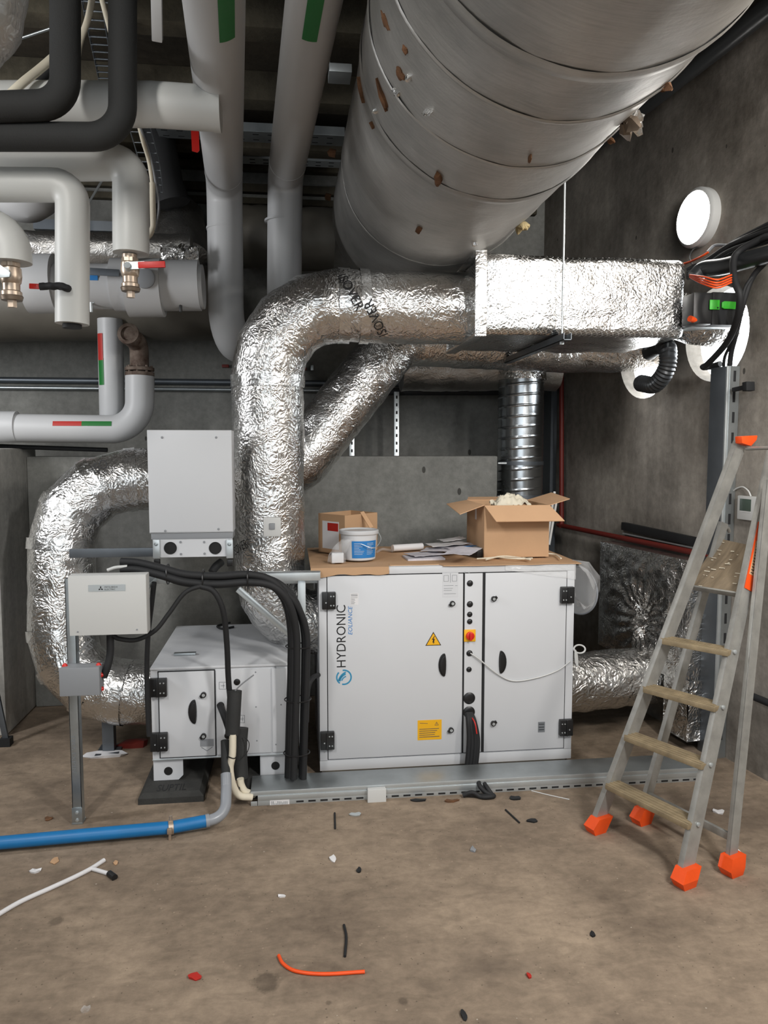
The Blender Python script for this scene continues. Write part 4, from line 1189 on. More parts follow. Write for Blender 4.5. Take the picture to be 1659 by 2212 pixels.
# perforated uprights in the dark recess, brackets
for px, y0, y1, lb in ((857, 846, 986, 'longer slotted steel upright standing in the dark recess behind the low wall'), (760, 930, 986, 'shorter slotted steel upright showing beneath the diagonal foil duct')):
    y = 5.5; a = P(px, y0, y); b_ = P(px, y1+20, y); b_.z = 0; w_ = .036
    t = thing('slotted_upright', lb, 'steel upright', b_)
    MB().bb((a.x-w_/2, y, b_.z), (a.x+w_/2, y+.03, a.z), .002).build('channel', 'galvw', t)
    b = MB()
    z = 1.4
    while z < a.z-.02:
        b.bb((a.x-.006, y-.0012, z), (a.x+.006, y, z+.022)); z += .055
    b.build('slots', 'gasket', t)
pipe('conduit', [P(700, 846, 5.55), P(1080, 846, 5.55)], .028, 'gasket', 'dark rail along the top of the recess behind the low wall', n=10, cat='rail')

# threaded rod and strut carrying the foil box
def strut():
    a = P(1217, 728, 3.70); X = a.x; z = a.z
    t = thing('strut_hanger', 'slotted strut on a threaded rod, slung under the foil box', 'hanger', (X, 3.7, z))
    b = MB(); y1 = 4.85
    b.bb((X-.02, 3.64, z-.022), (X+.02, y1, z-.019)); b.bb((X-.02, 3.64, z-.022), (X-.017, y1, z+.012)); b.bb((X+.017, 3.64, z-.022), (X+.02, y1, z+.012))
    b.build('strut', 'dgalv', t)
    MB().cyl((X, 3.72, z-.03), (X, 3.72, 3.08), .005, n=12).build('threaded_rod', 'galvw', t)
    MB().bb((X-.014, 3.70, z-.02), (X+.014, 3.74, z-.0125), .002).build('square_washer', 'galvw', t)
    MB().lathe([(.011, 0), (.011, .012), (0, .012)], (X, 3.72, z-.034), (0, 0, 1), 6).build('nut', 'galvw', t)
strut()
# ceiling services: trays, luminaire, cables
def tray(name, a, b_, w_, h_, m, label, mat_holes=True):
    a, b_ = V(a), V(b_); t = thing(name, label, 'cable tray', (a+b_)/2)
    ax = (b_-a).normalized(); sd = ax.cross(ZZ).normalized()
    bb = MB(); bb.beam(a, b_, sd, w_, .004)
    for s in (-1, 1): bb.beam(a+sd*s*w_/2+ZZ*h_/2, b_+sd*s*w_/2+ZZ*h_/2, ZZ, h_, .004)
    bb.build('channel', m, t); L = (b_-a).length; k = int(L/.09); hb = MB()
    for i in range(k):
        p = a+ax*(.045+i*.09)-ZZ*.0025
        for o in (-.25, .25): hb.beam(p+sd*w_*o-ax*.018, p+sd*w_*o+ax*.018, sd, .012, .001)
    hb.build('slots', 'gasket', t)
tray('cable_tray', P(340, 285, 4.9), V((.35, 4.9, P(340, 285, 4.9).z)), .16, .05, 'galv', 'perforated tray crossing below the ceiling behind the thick overhead pipes')
tray('cable_tray', V((-.55, 5.5, P(500, 345, 5.5).z)), V((1.0, 5.5, P(500, 345, 5.5).z)), .12, .05, 'galvw', 'rearmost perforated tray crossing near the back wall')
y = 3.9
for (px, y0, w_, lb) in ((735, 152, 46, 'short bright channel bracket under the ceiling beside the huge duct'),):
    a = P(px, y0, y); tag(MB().bb((a.x-.055, y-.03, a.z-.02), (a.x+.055, y+.1, a.z+.02), .003).build('channel_bracket', 'galvw'), lb, 'bracket')
    pipe('hanger_rod', [a+V((-.05, .03, 0)), V((a.x-.05, y+.03, ZC))], .004, 'galv', 'thin rod holding the short bright channel bracket', n=8, cat='rod')
a = P(421, 272, 4.0); b_ = P(421, 329, 4.0)
tag(MB().prism([a+V((-.02, 0, 0)), a+V((.018, 0, 0)), b_+V((.022, 0, .01)), b_+V((.012, 0, 0)), b_+V((-.014, 0, .006))], (0, .004, 0)).build('hanging_tag', 'red'), 'bright red tag hanging beside the thick left overhead pipe', 'tag')
# slim luminaire
c = P(340, 88, 2.9); t = thing('strip_luminaire', 'slim white strip luminaire hanging near the top left', 'luminaire', c)
a2 = P(337, -60, 2.75)
MB().beam(c, a2, XX, .036, .03, .004).build('housing', 'pvcg', t)
MB().beam(c+V((0, -.014, .02)), a2+V((0, -.014, 0)), XX, .016, .008, .002).build('diffuser', 'paper', t)
# wire basket tray with cables, top left
def basket():
    a = P(212, -40, 3.3); b_ = P(250, 195, 4.6); sd = XX; w_ = .16
    t = thing('wire_basket_tray', 'dark wire basket cable tray climbing between the two black lagged pipes', 'cable tray', (a+b_)/2)
    b = MB(); d = b_-a
    for o in (-.5, 0, .5): b.cyl(a+sd*w_*o, b_+sd*w_*o, .003, n=6)
    for i in range(15):
        p = a+d*(i/14.0); b.tube([p-sd*w_/2+ZZ*.04, p-sd*w_/2, p+sd*w_/2, p+sd*w_/2+ZZ*.04], .003, 6)
    b.build('wires', 'dgalv', t)
    c = P(335, 300, 4.4); 
    t2 = thing('wire_basket_tray', 'lower wire basket of cables dropping beside the white valve pipe', 'cable tray', P(320, 420, 4.3))
    b = MB(); pa, pb, pc = P(298, 262, 3.9), P(322, 350, 4.15), P(330, 415, 4.2)
    path = smooth_path([pa, pb, pc], 8)
    for o in (-.05, 0, .05): b.tube([p+sd*o for p in path], .003, 6)
    for p in path[::2]: b.tube([p-sd*.05, p+sd*.05], .003, 6)
    b.build('wires', 'dgalv', t2)
basket()
cb = [((602-400, -20, 3.2), (190, 40, 3.2), (172, 95, 3.2), (165, 150, 3.25), .012, 'ivory cable strapped at the top left between the black pipes'),
      ((215, -20, 3.3), (228, 30, 3.35), (236, 60, 3.4), (245, 95, 3.5), .010, 'second ivory cable slanting behind the outer black pipe'),
      ((20, 205, 3.1), (50, 178, 3.1), (85, 150, 3.15), (120, 120, 3.2), .016, 'thick ivory cable slanting behind the foil elbow at top left'),
      ((298, 262, 3.9), (309, 306, 4.0), (322, 350, 4.12), (330, 405, 4.18), .010, 'ivory cable in the lower wire basket')]
for a, b_, c, d, r, lb in cb:
    pipe('cable', smooth_path([P(*a), P(*b_), P(*c), P(*d)], 6), r, 'ivory', lb, n=10, cat='cable')
pipe('cable', fillet([P(329, 395, 4.17), P(331, 490, 4.17), P(322, 513, 4.17), P(282, 518, 4.17), P(270, 560, 4.13)], .05, 6), .015, 'ivory', 'ivory cable hanging beside the white valve pipe and hooking left', n=12, cat='cable')
pipe('cable', smooth_path([P(302, 270, 3.9), P(325, 340, 4.1), P(337, 400, 4.17), P(343, 450, 4.17), P(334, 500, 4.17)], 6), .006, 'greybox', 'thin grey cable curving beside the ivory cable', n=8, cat='cable')
pipe('cable', [P(40, 215, 3.25), P(125, 135, 3.3)], .02, 'gasket', 'black cable under the thick ivory cable at top left', n=10, cat='cable')
pipe('hanger_rod', [P(-60, 118, 3.4), P(150, 48, 3.4)], .006, 'galv', 'short steel rod slanting at the top left', n=8, cat='rod')
pipe('hanger_rod', [P(122, 556, 4.22), P(262, 320, 4.4)], .006, 'galv', 'thin steel rod slanting between the hanging white pipes', n=8, cat='rod')
tray('cable_tray', P(80, 500, 5.3), V((P(260, 500, 5.3).x, 5.3, P(80, 500, 5.3).z)), .14, .06, 'dgalv', 'dark tray glimpsed between the hanging white pipes')
# little things on the back wall
for px, py, m, w_, h_, lb in ((655, 797, 'redp', .05, .022, 'small dark red clip on the back wall left of the diagonal duct'), (674, 795, 'galv', .022, .04, 'small steel bracket on the back wall beside the red clip'), (487, 791, 'redp', .05, .022, 'small dark red clip on the back wall beside the thick left pipe')):
    a = P(px, py, 5.88); tag(MB().bb((a.x-w_/2, 5.86, a.z-h_/2), (a.x+w_/2, 5.90, a.z+h_/2), .003).build('wall_clip', m), lb, 'clip')

# ============================================================ right wall things
def lamp():
    c = W(1516, 472, 0); t = thing('bulkhead_lamp', 'glowing round white bulkhead lamp on the right concrete wall', 'lamp', c)
    MB().lathe([(.155, 0), (.158, .012), (.158, .045), (.15, .055), (.138, .058), (.138, .03), (0, .03)], c, WN, 56).build('rim', 'cream', t)
    MB().lathe([(.137, .03), (.137, .058), (.12, .07), (.07, .08), (0, .083)], c, WN, 56).build('diffuser', 'lampglow', t)
mt['lampglow'] = EM('lit_diffuser', (1, .97, .92, 1), 26)
lamp()
# dark pipe high up along the wall
pipe('dark_pipe', [W(1770, -70, .13), W(1235, 352, .13), W(1185, 392, .13)], .05, 'pipek', 'dark pipe running along the right wall behind the huge duct', n=24)
# thick dark sleeve and the cable run beside it
rv = lambda px, py, o: W(px, py, o)
pipe('dark_pipe', smooth_path([rv(1500, 600, .2), rv(1520, 582, .16), rv(1560, 576, .14), rv(1600, 566, .13), rv(1700, 540, .12)], 6), .042, 'pipek', 'thick dark conduit sleeve on the right wall below the round lamp', n=20)
k = 0
for i, (y0, y1, r, o, m) in enumerate(((590, 482, .012, .07, 'gasket'), (584, 490, .011, .09, 'blackp'), (578, 498, .012, .11, 'gasket'), (592, 506, .014, .08, 'blackp'), (586, 514, .012, .12, 'gasket'), (596, 522, .013, .1, 'blackp'))):
    p = [rv(1486, y0+4, o+.02), rv(1530, y0-22+i*2, o), rv(1580, (y0+y1)/2-10, o), rv(1680, y1-8, o)]
    o_ = pipe('cable', smooth_path(p, 8), r, m, 'one of the black cables bundled along the right wall between round lamp and dark sleeve', n=10, cat='cable', group='black cables along the right wall')
pipe('cable', smooth_path([rv(1528, 545, .1), rv(1545, 530, .06), rv(1580, 528, .05), rv(1620, 505, .05), rv(1680, 480, .05)], 8), .008, 'greybox', 'pale grey cable looping just below the round lamp', n=10, cat='cable')
pipe('cable', smooth_path([W(1513, 530, .02), rv(1497, 540, .05), rv(1490, 556, .07), rv(1496, 572, .1)], 8), .004, 'gasket', 'thin wire dropping from the round lamp', n=8, cat='cable')
pipe('cable', smooth_path([rv(1470, 572, .1), rv(1490, 566, .12), rv(1515, 554, .13), rv(1530, 545, .12)], 8), .006, 'orange', 'orange cable beside the lamp wire above the foil box', n=8, cat='cable')
for i, dy in enumerate((0, 6, 11, 16)):
    pipe('cable', smooth_path([rv(1490, 594+dy*.3, .42), rv(1520, 598+dy, .44), rv(1550, 604+dy*1.1, .42), rv(1580, 594+dy, .3)], 6), .004, 'orange', 'one of the orange wires draped over the foil flexible duct', n=8, cat='cable', group='orange wires')
# heavy black cables dropping into the wall trunking
for i, (pts, r, lb) in enumerate((
    ([(1665, 505, .1), (1600, 540, .16), (1584, 566, .2), (1588, 610, .24), (1598, 640, .24), (1592, 690, .2), (1570, 740, .14), (1530, 785, .1), (1519, 793, .1), (1535, 792, .06), (1556, 786, .05)], .016, 'thickest black cable looping down past the damper motor to the wall trunking'),
    ([(1660, 560, .1), (1625, 600, .12), (1604, 660, .14), (1590, 720, .1), (1580, 760, .07), (1575, 800, .045)], .013, 'black cable slanting down from the wall sleeve into the trunking top'),
    ([(1640, 580, .1), (1608, 625, .15), (1599, 690, .15), (1585, 730, .1), (1566, 770, .07), (1563, 800, .045)], .008, 'thin black cable beside the slanting one above the trunking'))):
    pipe('cable', smooth_path([rv(*p) for p in pts], 8), r, 'gasket', lb, n=12, cat='cable')
def damper():
    y = 3.66; c0, c1 = P(1497, 700, y), P(1592, 633, y)
    t = thing('damper_motor', 'black damper motor with bright green clips at the end of the foil box', 'motor', ((c0.x+c1.x)/2, y, c0.z))
    MB().bb((c0.x, y, c0.z), (c1.x-.11, y+.12, c1.z), .012).build('cover', 'blackp', t)
    MB().bb((c1.x-.13, y-.004, c0.z-.002), (c1.x, y+.13, c1.z+.002), .004).build('body', 'gasket', t)
    z = P(1540, 659, y).z
    a, b_ = P(1531, 660, y).x, P(1552, 660, y).x
    o = MB().bb((a, y-.012, z-.024), (b_, y-.003, z+.024), .002).build('green_clip', 'greenb', t)
    MB().cyl((b_-.01, y-.0115, z-.015), (b_-.01, y-.0135, z-.015), .004).build('clip_hole', 'gasket', o)
    a, b_ = P(1556, 660, y).x, P(1586, 660, y).x
    MB().prism([(a, y-.003, z-.014), (a+.012, y-.003, z-.02), (b_, y-.003, z-.02), (b_, y-.003, z+.016), (a+.012, y-.003, z+.018), (a, y-.003, z+.012)], (0, -.014, 0), .003).build('green_lever', 'greenb', t)
    q = P(1490, 688, y); MB().cyl(q, q+V((.05, .02, -.01)), .015).build('orange_plug', 'orange', t)
    return t
damper()
# folded reflective plate edge under motor
y = 3.72
tag(MB().bb(P(1494, 706, y), P(1584, 702, y)+V((0, .15, 0)), .002).build('bracket_plate', 'galvw'), 'bright steel plate just under the black damper motor', 'bracket')

def wall_trunking():
    off = .075
    a = W(1521, 1200, off); b_ = W(1553, 1200, off)
    zt = W(1553, 793, off).z
    A_, B_ = V((a.x, a.y, 0)), V((b_.x, b_.y, 0))
    t = thing('cable_trunking', 'tall galvanised cable trunking standing up the right wall, slotted on its edge', 'cable trunking', (A_+B_)/2)
    MB().obox(A_, B_-A_, -WN*(off-.002), ZZ*zt, .003).build('cover', 'dgalv', t)
    MB().obox(B_, (B_-A_).normalized()*.012, -WN*.02, ZZ*zt, .003).build('cover_lip', 'galvw', t)
    o = MB().obox(B_+(B_-A_).normalized()*.012-WN*.016, (B_-A_).normalized()*.003, -WN*(off-.018), ZZ*zt).build('slotted_side', 'galv', t)
    d = (B_-A_).normalized(); b = MB(); z = .1
    while z < zt-.05:
        b.obox(B_+d*.0155-WN*.036+ZZ*z, d*.001, -WN*.014, ZZ*.055); z += .105
    b.build('slots', 'gasket', o)
    p = W(1585, 842, .05); q = W(1612, 836, .05)
    b = MB().beam(p, q, ZZ, .02, .025, .002); b.beam(q, q+(q-p)*.35, ZZ, .045, .05, .003); b.build('side_bracket', 'gasket', t)
wall_trunking()
def thermostat():
    a, b_ = W(1601, 1070, .002), W(1641, 1126, .002)
    d = V((b_.x-a.x, b_.y-a.y, 0)); L = d.length; d.normalize()
    o0 = V((a.x, a.y, b_.z)); hgt = (a.z-b_.z)
    t = thing('thermostat', 'white wall thermostat with a dark display beside the ladder', 'thermostat', o0+d*L/2)
    MB().obox(o0, d*L, WN*.022, ZZ*hgt, .004).build('casing', 'cream', t)
    MB().obox(o0+d*L*.14+ZZ*hgt*.38+WN*.021, d*L*.58, WN*.002, ZZ*hgt*.5, .0006).build('display', 'lcd', t)
    MB().obox(o0+d*L*.16+ZZ*hgt*.33+WN*.021, d*L*.55, WN*.002, ZZ*hgt*.02).build('trim_line', 'paper', t)
    MB().tube(smooth_path([W(1622, 1072, .012), W(1616, 1060, .014), W(1604, 1052, .01), W(1590, 1056, .01), W(1578, 1066, .01)], 8), .004, 8).build('lead', 'cream', t)
thermostat()
# red sprinkler pipes
zc = W(1216, 1136, .05)
pipe('red_pipe', [W(1206, 1134, .06), W(1540, 1202, .06)], .017, 'redp', 'dark red pipe running level along the right wall', n=14)
pipe('red_pipe', [W(1213, 600, .06), W(1213, 1140, .06)], .017, 'redp', 'dark red pipe standing upright in the dark corner behind the spiral duct', n=14)
o = MB().obox(W(1180, 1300, .02)*1, WD*.12*-1, WN*.05, ZZ*1.75).build('slotted_upright', 'dgalv')
tag(o, 'dark slotted upright between the spiral duct and the upright red pipe', 'steel upright')
a = W(1346, 1136, .02); b_ = W(1510, 1172, .02)
tag(MB().beam(a, b_, ZZ, .05, .03, .003).build('wall_rail', 'gasket'), 'dark rail on the right wall just above the foil-wrapped box', 'rail')
tag(MB().beam(W(1346, 1152, .03), W(1500, 1184, .03), ZZ, .008, .01).build('wall_strip', 'galvw'), 'thin bright metal strip under the dark rail on the right wall', 'rail')
pipe('conduit', [W(1628, 1505, .03), W(1760, 1560, .03)], .018, 'gasket', 'black pipe low on the right wall behind the ladder', n=12, cat='pipe')

# ============================================================ step ladder
def ladder():
    FL, FR, RL, RR = PZ(1287, 1797), PZ(1478, 1914), PZ(1385, 1778), PZ(1580, 1888)
    TL = P(1603, 958, 3.11); mid = P(1611, 1285, 2.92)
    s = (TL.z-mid.z)/(mid.z); TR = mid+(mid-FR)*s
    LP = lambda t_: FL.lerp(TL, t_); RP = lambda t_: FR.lerp(TR, t_)
    t = thing('step_ladder', 'worn aluminium step ladder with orange feet standing at the right, its platform folded up', 'ladder', (FL+FR+RL+RR)/4)
    wd = (FR-FL).normalized()
    nrm = wd.cross(ZZ).normalized()      # horizontal, climbing side
    if nrm.x > 0: nrm = -nrm
    def stile(p, q, name, w_, t_, inner):
        ax = (q-p).normalized(); nd = (nrm-ax*nrm.dot(ax)).normalized(); sd = ax.cross(nd)
        b = MB(); q0 = p+ax*.03
        b.beam(q0, q, nd, w_, .004)
        for s_ in (-1, 1): b.beam(q0+nd*s_*(w_/2-.002)+sd*inner*t_/2, q+nd*s_*(w_/2-.002)+sd*inner*t_/2, sd, t_, .004, .001)
        return b.build(name, 'alu', t)
    stile(FL, TL, 'stile', .062, .024, -1 if True else 1); sr = stile(FR, RP(1.0), 'stile', .062, .024, -1)
    # treads
    zp = P(1483, 1268, 3.19).z; tz = zp/5/TL.z
    for i in range(1, 5):
        f = tz*i; a, b_ = LP(f), RP(tz*i*TL.z/TR.z)
        m = MB(); ax = (b_-a)
        m.beam(a+nrm*.012, b_+nrm*.012, nrm, .085, .022, .004)
        for k in range(4): m.beam(a+nrm*(.045-.02*k)+ZZ*.0115, b_+nrm*(.045-.02*k)+ZZ*.0115, nrm, .006, .003)
        o = m.build('tread', 'tread', t)
        for e in (RP(f*TL.z/TR.z),):
            ax2 = (TR-FR).normalized(); ndr = (nrm-ax2*nrm.dot(ax2)).normalized(); sdr = ax2.cross(ndr)
            sg = 1 if sdr.dot(CAM-e) > 0 else -1
            MB().lathe([(.009, 0), (.009, .006), (.005, .008), (0, .008)], e+sdr*sg*.003, sdr*sg, 16).build('bolt', 'galvw', o)
    # platform folded up
    a, b_, c, d = P(1484, 1268, 3.19), P(1603, 1287, 2.93), P(1636, 1181, 3.0), P(1553, 1163, 3.27)
    n_ = (b_-a).cross(d-a).normalized()
    if n_.dot(CAM-a) < 0: n_ = -n_
    pf = MB().prism([a, b_, c, d], -n_*.018, .002).build('platform', 'wood', t)
    MB().beam(a+n_*.003, b_+n_*.003, n_, .03, .008, .001).build('platform_edge', 'alu', pf)
    b = MB(); rng = random.Random(11)
    for k in range(26):
        u, v = rng.random()*.9+.05, rng.random()*.9+.05
        q = a.lerp(b_, u).lerp(d.lerp(c, u), v); w_ = (b_-a).normalized()*rng.uniform(.005, .03)
        b.stroke([q, q+w_], rng.uniform(.002, .005), n_, .0006)
    b.build('paint_splashes', 'ivory', pf)
    h = MB().tube(smooth_path([d, d+V((-.01, -.02, .03)), d+V((.03, -.01, .05)), d+V((.05, 0, .03))], 6), .008, 10).build('hinge_hook', 'alu', t)
    # rear legs
    def rear(p, q):
        ax = (q-p).normalized(); nd = (nrm-ax*nrm.dot(ax)).normalized(); sd = ax.cross(nd); b = MB(); q0 = p+ax*.03
        b.beam(q0, q, nd, .045, .004); b.beam(q0+nd*.0205-sd*.009, q-sd*.009+nd*.0205, sd, .02, .004, .001); b.beam(q0-nd*.0205-sd*.009, q-sd*.009-nd*.0205, sd, .02, .004, .001)
        b.build('rear_leg', 'alu', t)
    tl, tr = P(1566, 1130, 3.24), P(1658, 1110, 2.97)
    rear(RL, tl); rear(RR, RR+(tr-RR)*1.1)
    for f in (.09,):
        MB().beam(RL.lerp(tl, f), RR.lerp(tr, f), ZZ, .03, .015, .002).build('rear_brace', 'alu', t)
    # feet
    for p, q in ((FL, TL), (FR, TR), (RL, tl), (RR, tr)):
        ax = (q-p).normalized(); ux = -nrm; b = MB()
        lo = [p+ux*i*.045+wd*j*.026+ZZ*.0 for i in (-.6, .75) for j in (-1, 1)]
        md = [p+ux*i*.05+wd*j*.03+ZZ*.03+ax*.0 for i in (-.85, .8) for j in (-1, 1)]
        hi = [p+ax*.075+ux*i*.04+wd*j*.027 for i in (-1, 1) for j in (-1, 1)]
        b.hull(lo+md+hi); o = b.build('foot', 'orange', t, ang=25)
        ad = [b2 for b2 in ()]
        fs = p+ax*.045+nrm*.04
    # top cap and bar, sticker
    b = MB(); c0 = TL
    b.prism([c0+nrm*.045+ZZ*.0, c0+nrm*.05+ZZ*.03, c0-nrm*.055+ZZ*.035, c0-nrm*.05+ZZ*.015, c0-nrm*.015-ZZ*.012], wd*.035, .004); b.build('end_cap', 'orange', t)
    MB().cyl(P(1612, 969, 3.10), P(1720, 966, 2.85), .008, n=12).build('top_bar', 'alu', t)
    ax2 = (TR-FR).normalized(); ndr = (nrm-ax2*nrm.dot(ax2)).normalized(); sdr = ax2.cross(ndr)
    if sdr.dot(CAM-mid) < 0: sdr = -sdr
    f0 = mid.z/TR.z*1.0
    s0 = RP(f0*1.02)+sdr*.004-ndr*.002; s1 = RP(f0*1.275)+sdr*.004-ndr*.002
    st = MB().beam(s0, s1, ndr, .048, .002).build('sticker', 'orange', t)
    b = MB(); L = s1-s0
    b.beam(s0+L*.22+sdr*.0012, s0+L*.72+sdr*.0012, ndr, .030, .0006); b.build('pale_panel', 'cardin', st)
    b = MB(); rng = random.Random(5)
    for k in range(11):
        p = s0+L*(.25+k*.043)+sdr*.0018
        b.beam(p-ndr*.008, p+ndr*.008, ax2, .0035, .0005)
        if k % 2: b.beam(p-ndr*.008, p-ndr*.008+L*.03, ndr, .003, .0005)
    b.build('worn_print', 'ink', st)
    q = P(1631, 1495, 2.95)
ladder()

# ============================================================ black pipe bundle
def bundle():
    base = [(262, 1222, 3.52), (300, 1224, 3.5), (350, 1236, 3.46), (400, 1250, 3.44), (470, 1254, 3.44), (540, 1250, 3.44), (592, 1262, 3.45), (628, 1300, 3.47), (645, 1360, 3.5), (646, 1440, 3.52), (643, 1560, 3.54), (640, 1680, 3.55)]
    offs = [(-9, -9, 0), (9, -6, .03), (-4, 7, -.01), (12, 9, .02), (-13, 2, .05)]
    for i, (dx, dy, dd) in enumerate(offs):
        pts = []
        for k, (px, py, y) in enumerate(base):
            f = min(1, max(0, (k-5)/3)); w_ = .8*sin(k*1.3+i)*2
            pts.append(P(px+dx*f*1.35+w_*f*.4, py+dy*(1-f*.7)+w_*(1-f)*.5+(0), y+dd))
        r = .0175 if i != 3 else .0155
        pipe('black_pipe', smooth_path(pts, 8), r, 'gasket', 'one of the black lagged pipes strapped in the bundle arching down beside the large cabinet', n=14, cat='pipe', group='strapped black pipes')
    # straps
    for k, (px, py, y, ax, R) in enumerate(((363, 1240, 3.46, 'x', 1), (440, 1252, 3.44, 'x', 1), (536, 1250, 3.44, 'x', 1), (646, 1395, 3.52, 'z', 1), (643, 1510, 3.54, 'z', 1), (641, 1625, 3.55, 'z', 1))):
        c = P(px, py, y+.02); pts = []
        for j in range(24):
            a = 2*pi*j/24
            if ax == 'x': pts.append(c+V((0, .052*cos(a), .045*sin(a))))
            else: pts.append(c+V((.062*cos(a), .052*sin(a), 0)))
        o = MB().tube(pts, .003, 6, closed=True).build('cable_tie', 'blackp')
        tag(o, ['cable tie round the black bundle just right of the nameplate box', 'cable tie round the black bundle above the hanging cable loop', 'cable tie round the black bundle under the upright blank box', 'upper cable tie on the falling part of the black bundle', 'middle cable tie on the falling part of the black bundle', 'lowest cable tie on the falling part of the black bundle'][k], 'cable tie')
bundle()
pipe('black_cable', smooth_path([P(232, 1232, 3.50), P(250, 1226, 3.5), P(275, 1224, 3.5)], 6), .008, 'cream', 'pale stripped wire ends poking from the left end of the black bundle', n=8, cat='wire')
bl = [([(432, 1266, 3.42), (462, 1278, 3.41), (482, 1320, 3.42), (490, 1390, 3.46), (493, 1460, 3.5), (497, 1510, 3.52)], .013, 'black cable hanging from the bundle down to the foam-lagged pipes'),
      ([(440, 1264, 3.42), (400, 1280, 3.4), (365, 1325, 3.38), (335, 1362, 3.37), (295, 1382, 3.37), (258, 1380, 3.36), (243, 1372, 3.36)], .010, 'black cable swinging down left from the bundle to the nameplate box'),
      ([(333, 1258, 3.5), (327, 1310, 3.52), (320, 1370, 3.55), (317, 1450, 3.56), (319, 1530, 3.57), (322, 1590, 3.57)], .0115, 'black cable dropping straight down past the left edge of the low cabinet'),
      ([(238, 1372, 3.36), (238, 1410, 3.36), (232, 1440, 3.35), (224, 1462, 3.35)], .016, 'thick black cable from the nameplate box to the junction box'),
      ([(688, 1458, 3.70), (675, 1465, 3.64), (665, 1490, 3.6), (662, 1560, 3.6)], .012, 'black cable leaving the large cabinet edge into the bundle'),
      ([(497, 1345, 3.62+.5), (470, 1352, 3.62+.45), (480, 1358, 3.95), (505, 1354, 3.95)], .006, 'thin black cable curled on top of the low white cabinet'),
      ([(475, 1523, 3.65), (484, 1545, 3.58), (492, 1568, 3.56), (497, 1588, 3.55)], .016, 'thick black cable from the low cabinet into the foam-lagged pipes')]
for pts, r, lb in bl:
    if 'curled' in lb:
        zz = UZT+.007
        pts = [PZ(px, py, zz) for px, py, _ in pts]
    else: pts = [P(*p) for p in pts]
    pipe('black_cable', smooth_path(pts, 8), r, 'gasket', lb, n=12, cat='cable')
pipe('hose', smooth_path([P(478, 1214, 3.85), P(466, 1224, 3.82), P(458, 1236, 3.8)], 5), .02, 'gasket', 'short black hose below the right corner of the upright blank box', n=14)

# foam lagged pair, drain and blue pipe
pipe('lagged_pipe', smooth_path([P(507, 1492, 3.5), P(505, 1530, 3.49), P(502, 1585, 3.49)], 8), .033, 'foam', 'upper black foam sleeve in front of the low white cabinet', n=22)
pipe('lagged_pipe', smooth_path([P(520, 1572, 3.56), P(517, 1620, 3.54), P(520, 1680, 3.53)], 8), .036, 'foam', 'lower fatter black foam sleeve behind the ivory pipes', n=22)
pipe('lagged_pipe', smooth_path([P(503, 1586, 3.47), P(502, 1630, 3.46), P(497, 1660, 3.46), P(503, 1695, 3.45), P(517, 1718, 3.45), P(545, 1722, 3.46)], 8), .0165, 'ivory', 'longer ivory foam pipe curving into the floor trunking', n=16)
pipe('lagged_pipe', smooth_path([P(519, 1682, 3.48), P(521, 1695, 3.48), P(530, 1710, 3.48), P(550, 1716, 3.5)], 8), .0165, 'ivory', 'shorter ivory foam pipe curving into the floor trunking', n=16)
for px, py, lb in ((501, 1634, 'black strap round the longer ivory pipe'), (508, 1703, 'black strap at the bend of the ivory pipes')):
    c = P(px, py, 3.462); ring = [c+V((.019*cos(2*pi*j/20), .019*sin(2*pi*j/20), .004*sin(2*pi*j/10))) for j in range(20)]
    tag(MB().tube(ring, .0028, 6, closed=True).build('cable_tie', 'blackp'), lb, 'cable tie')
pipe('wire', smooth_path([P(508, 1492, 3.46), P(522, 1478, 3.45), P(548, 1458, 3.44)], 5), .003, 'greybox', 'stiff grey wire sticking up from the upper black foam sleeve', n=6, cat='wire')
pipe('wire', smooth_path([P(527, 1590, 3.5), P(538, 1605, 3.48), P(534, 1625, 3.48), P(520, 1640, 3.48)], 6), .002, 'gasket', 'thin black wire loop beside the lower foam sleeve', n=6, cat='wire')
def drain():
    pts = [P(490, 1600, 3.5), P(487, 1688, 3.4), PZ(487, 1764, .05), PZ(425, 1777, .045), PZ(372, 1787, .04), PZ(-60, 1829, .04)]
    t = thing('drain_pipe', 'floor drain pipe, grey elbow at the cabinet turning to a long blue run leftwards', 'pipe', PZ(480, 1775))
    top = fillet(pts[:4], [.2, .07], 8)
    g = fillet([P(488, 1672, 3.42), P(489, 1700, 3.38), pts[2], PZ(448, 1773, .045)], [.05, .075], 8)
    MB().tube(g, .024, 22).build('grey_elbow', 'pvcd', t)
    MB().tube([P(486, 1600, 3.53), P(488, 1674, 3.43)], .020, 18).build('upper_sleeve', 'foam', t)
    a, b_ = PZ(452, 1772, .045), PZ(372, 1787, .041)
    MB().tube([a, a.lerp(b_, .1)], .028, 22).build('socket', 'pvcd', t)
    lab(MB().tube([a, b_, PZ(-60, 1826, .041)], .0265, 22).build('blue_run', 'blue', t), 'blue painted length')
    c = PZ(369, 1787, .041); d = (a-b_).normalized()
    b = MB().tube([c-d*.01, c+d*.01], .031, 20); b.cyl(c+ZZ*.028, c+ZZ*.05, .007, n=10); b.cyl(c-V((0, .03, .0)), c-V((0, .03, c.z)), .006, n=8); b.bb(c-V((.01, .04, .012)), c+V((.01, -.02, .012)), .003)
    b.build('pipe_clamp', 'brass', t)
drain()

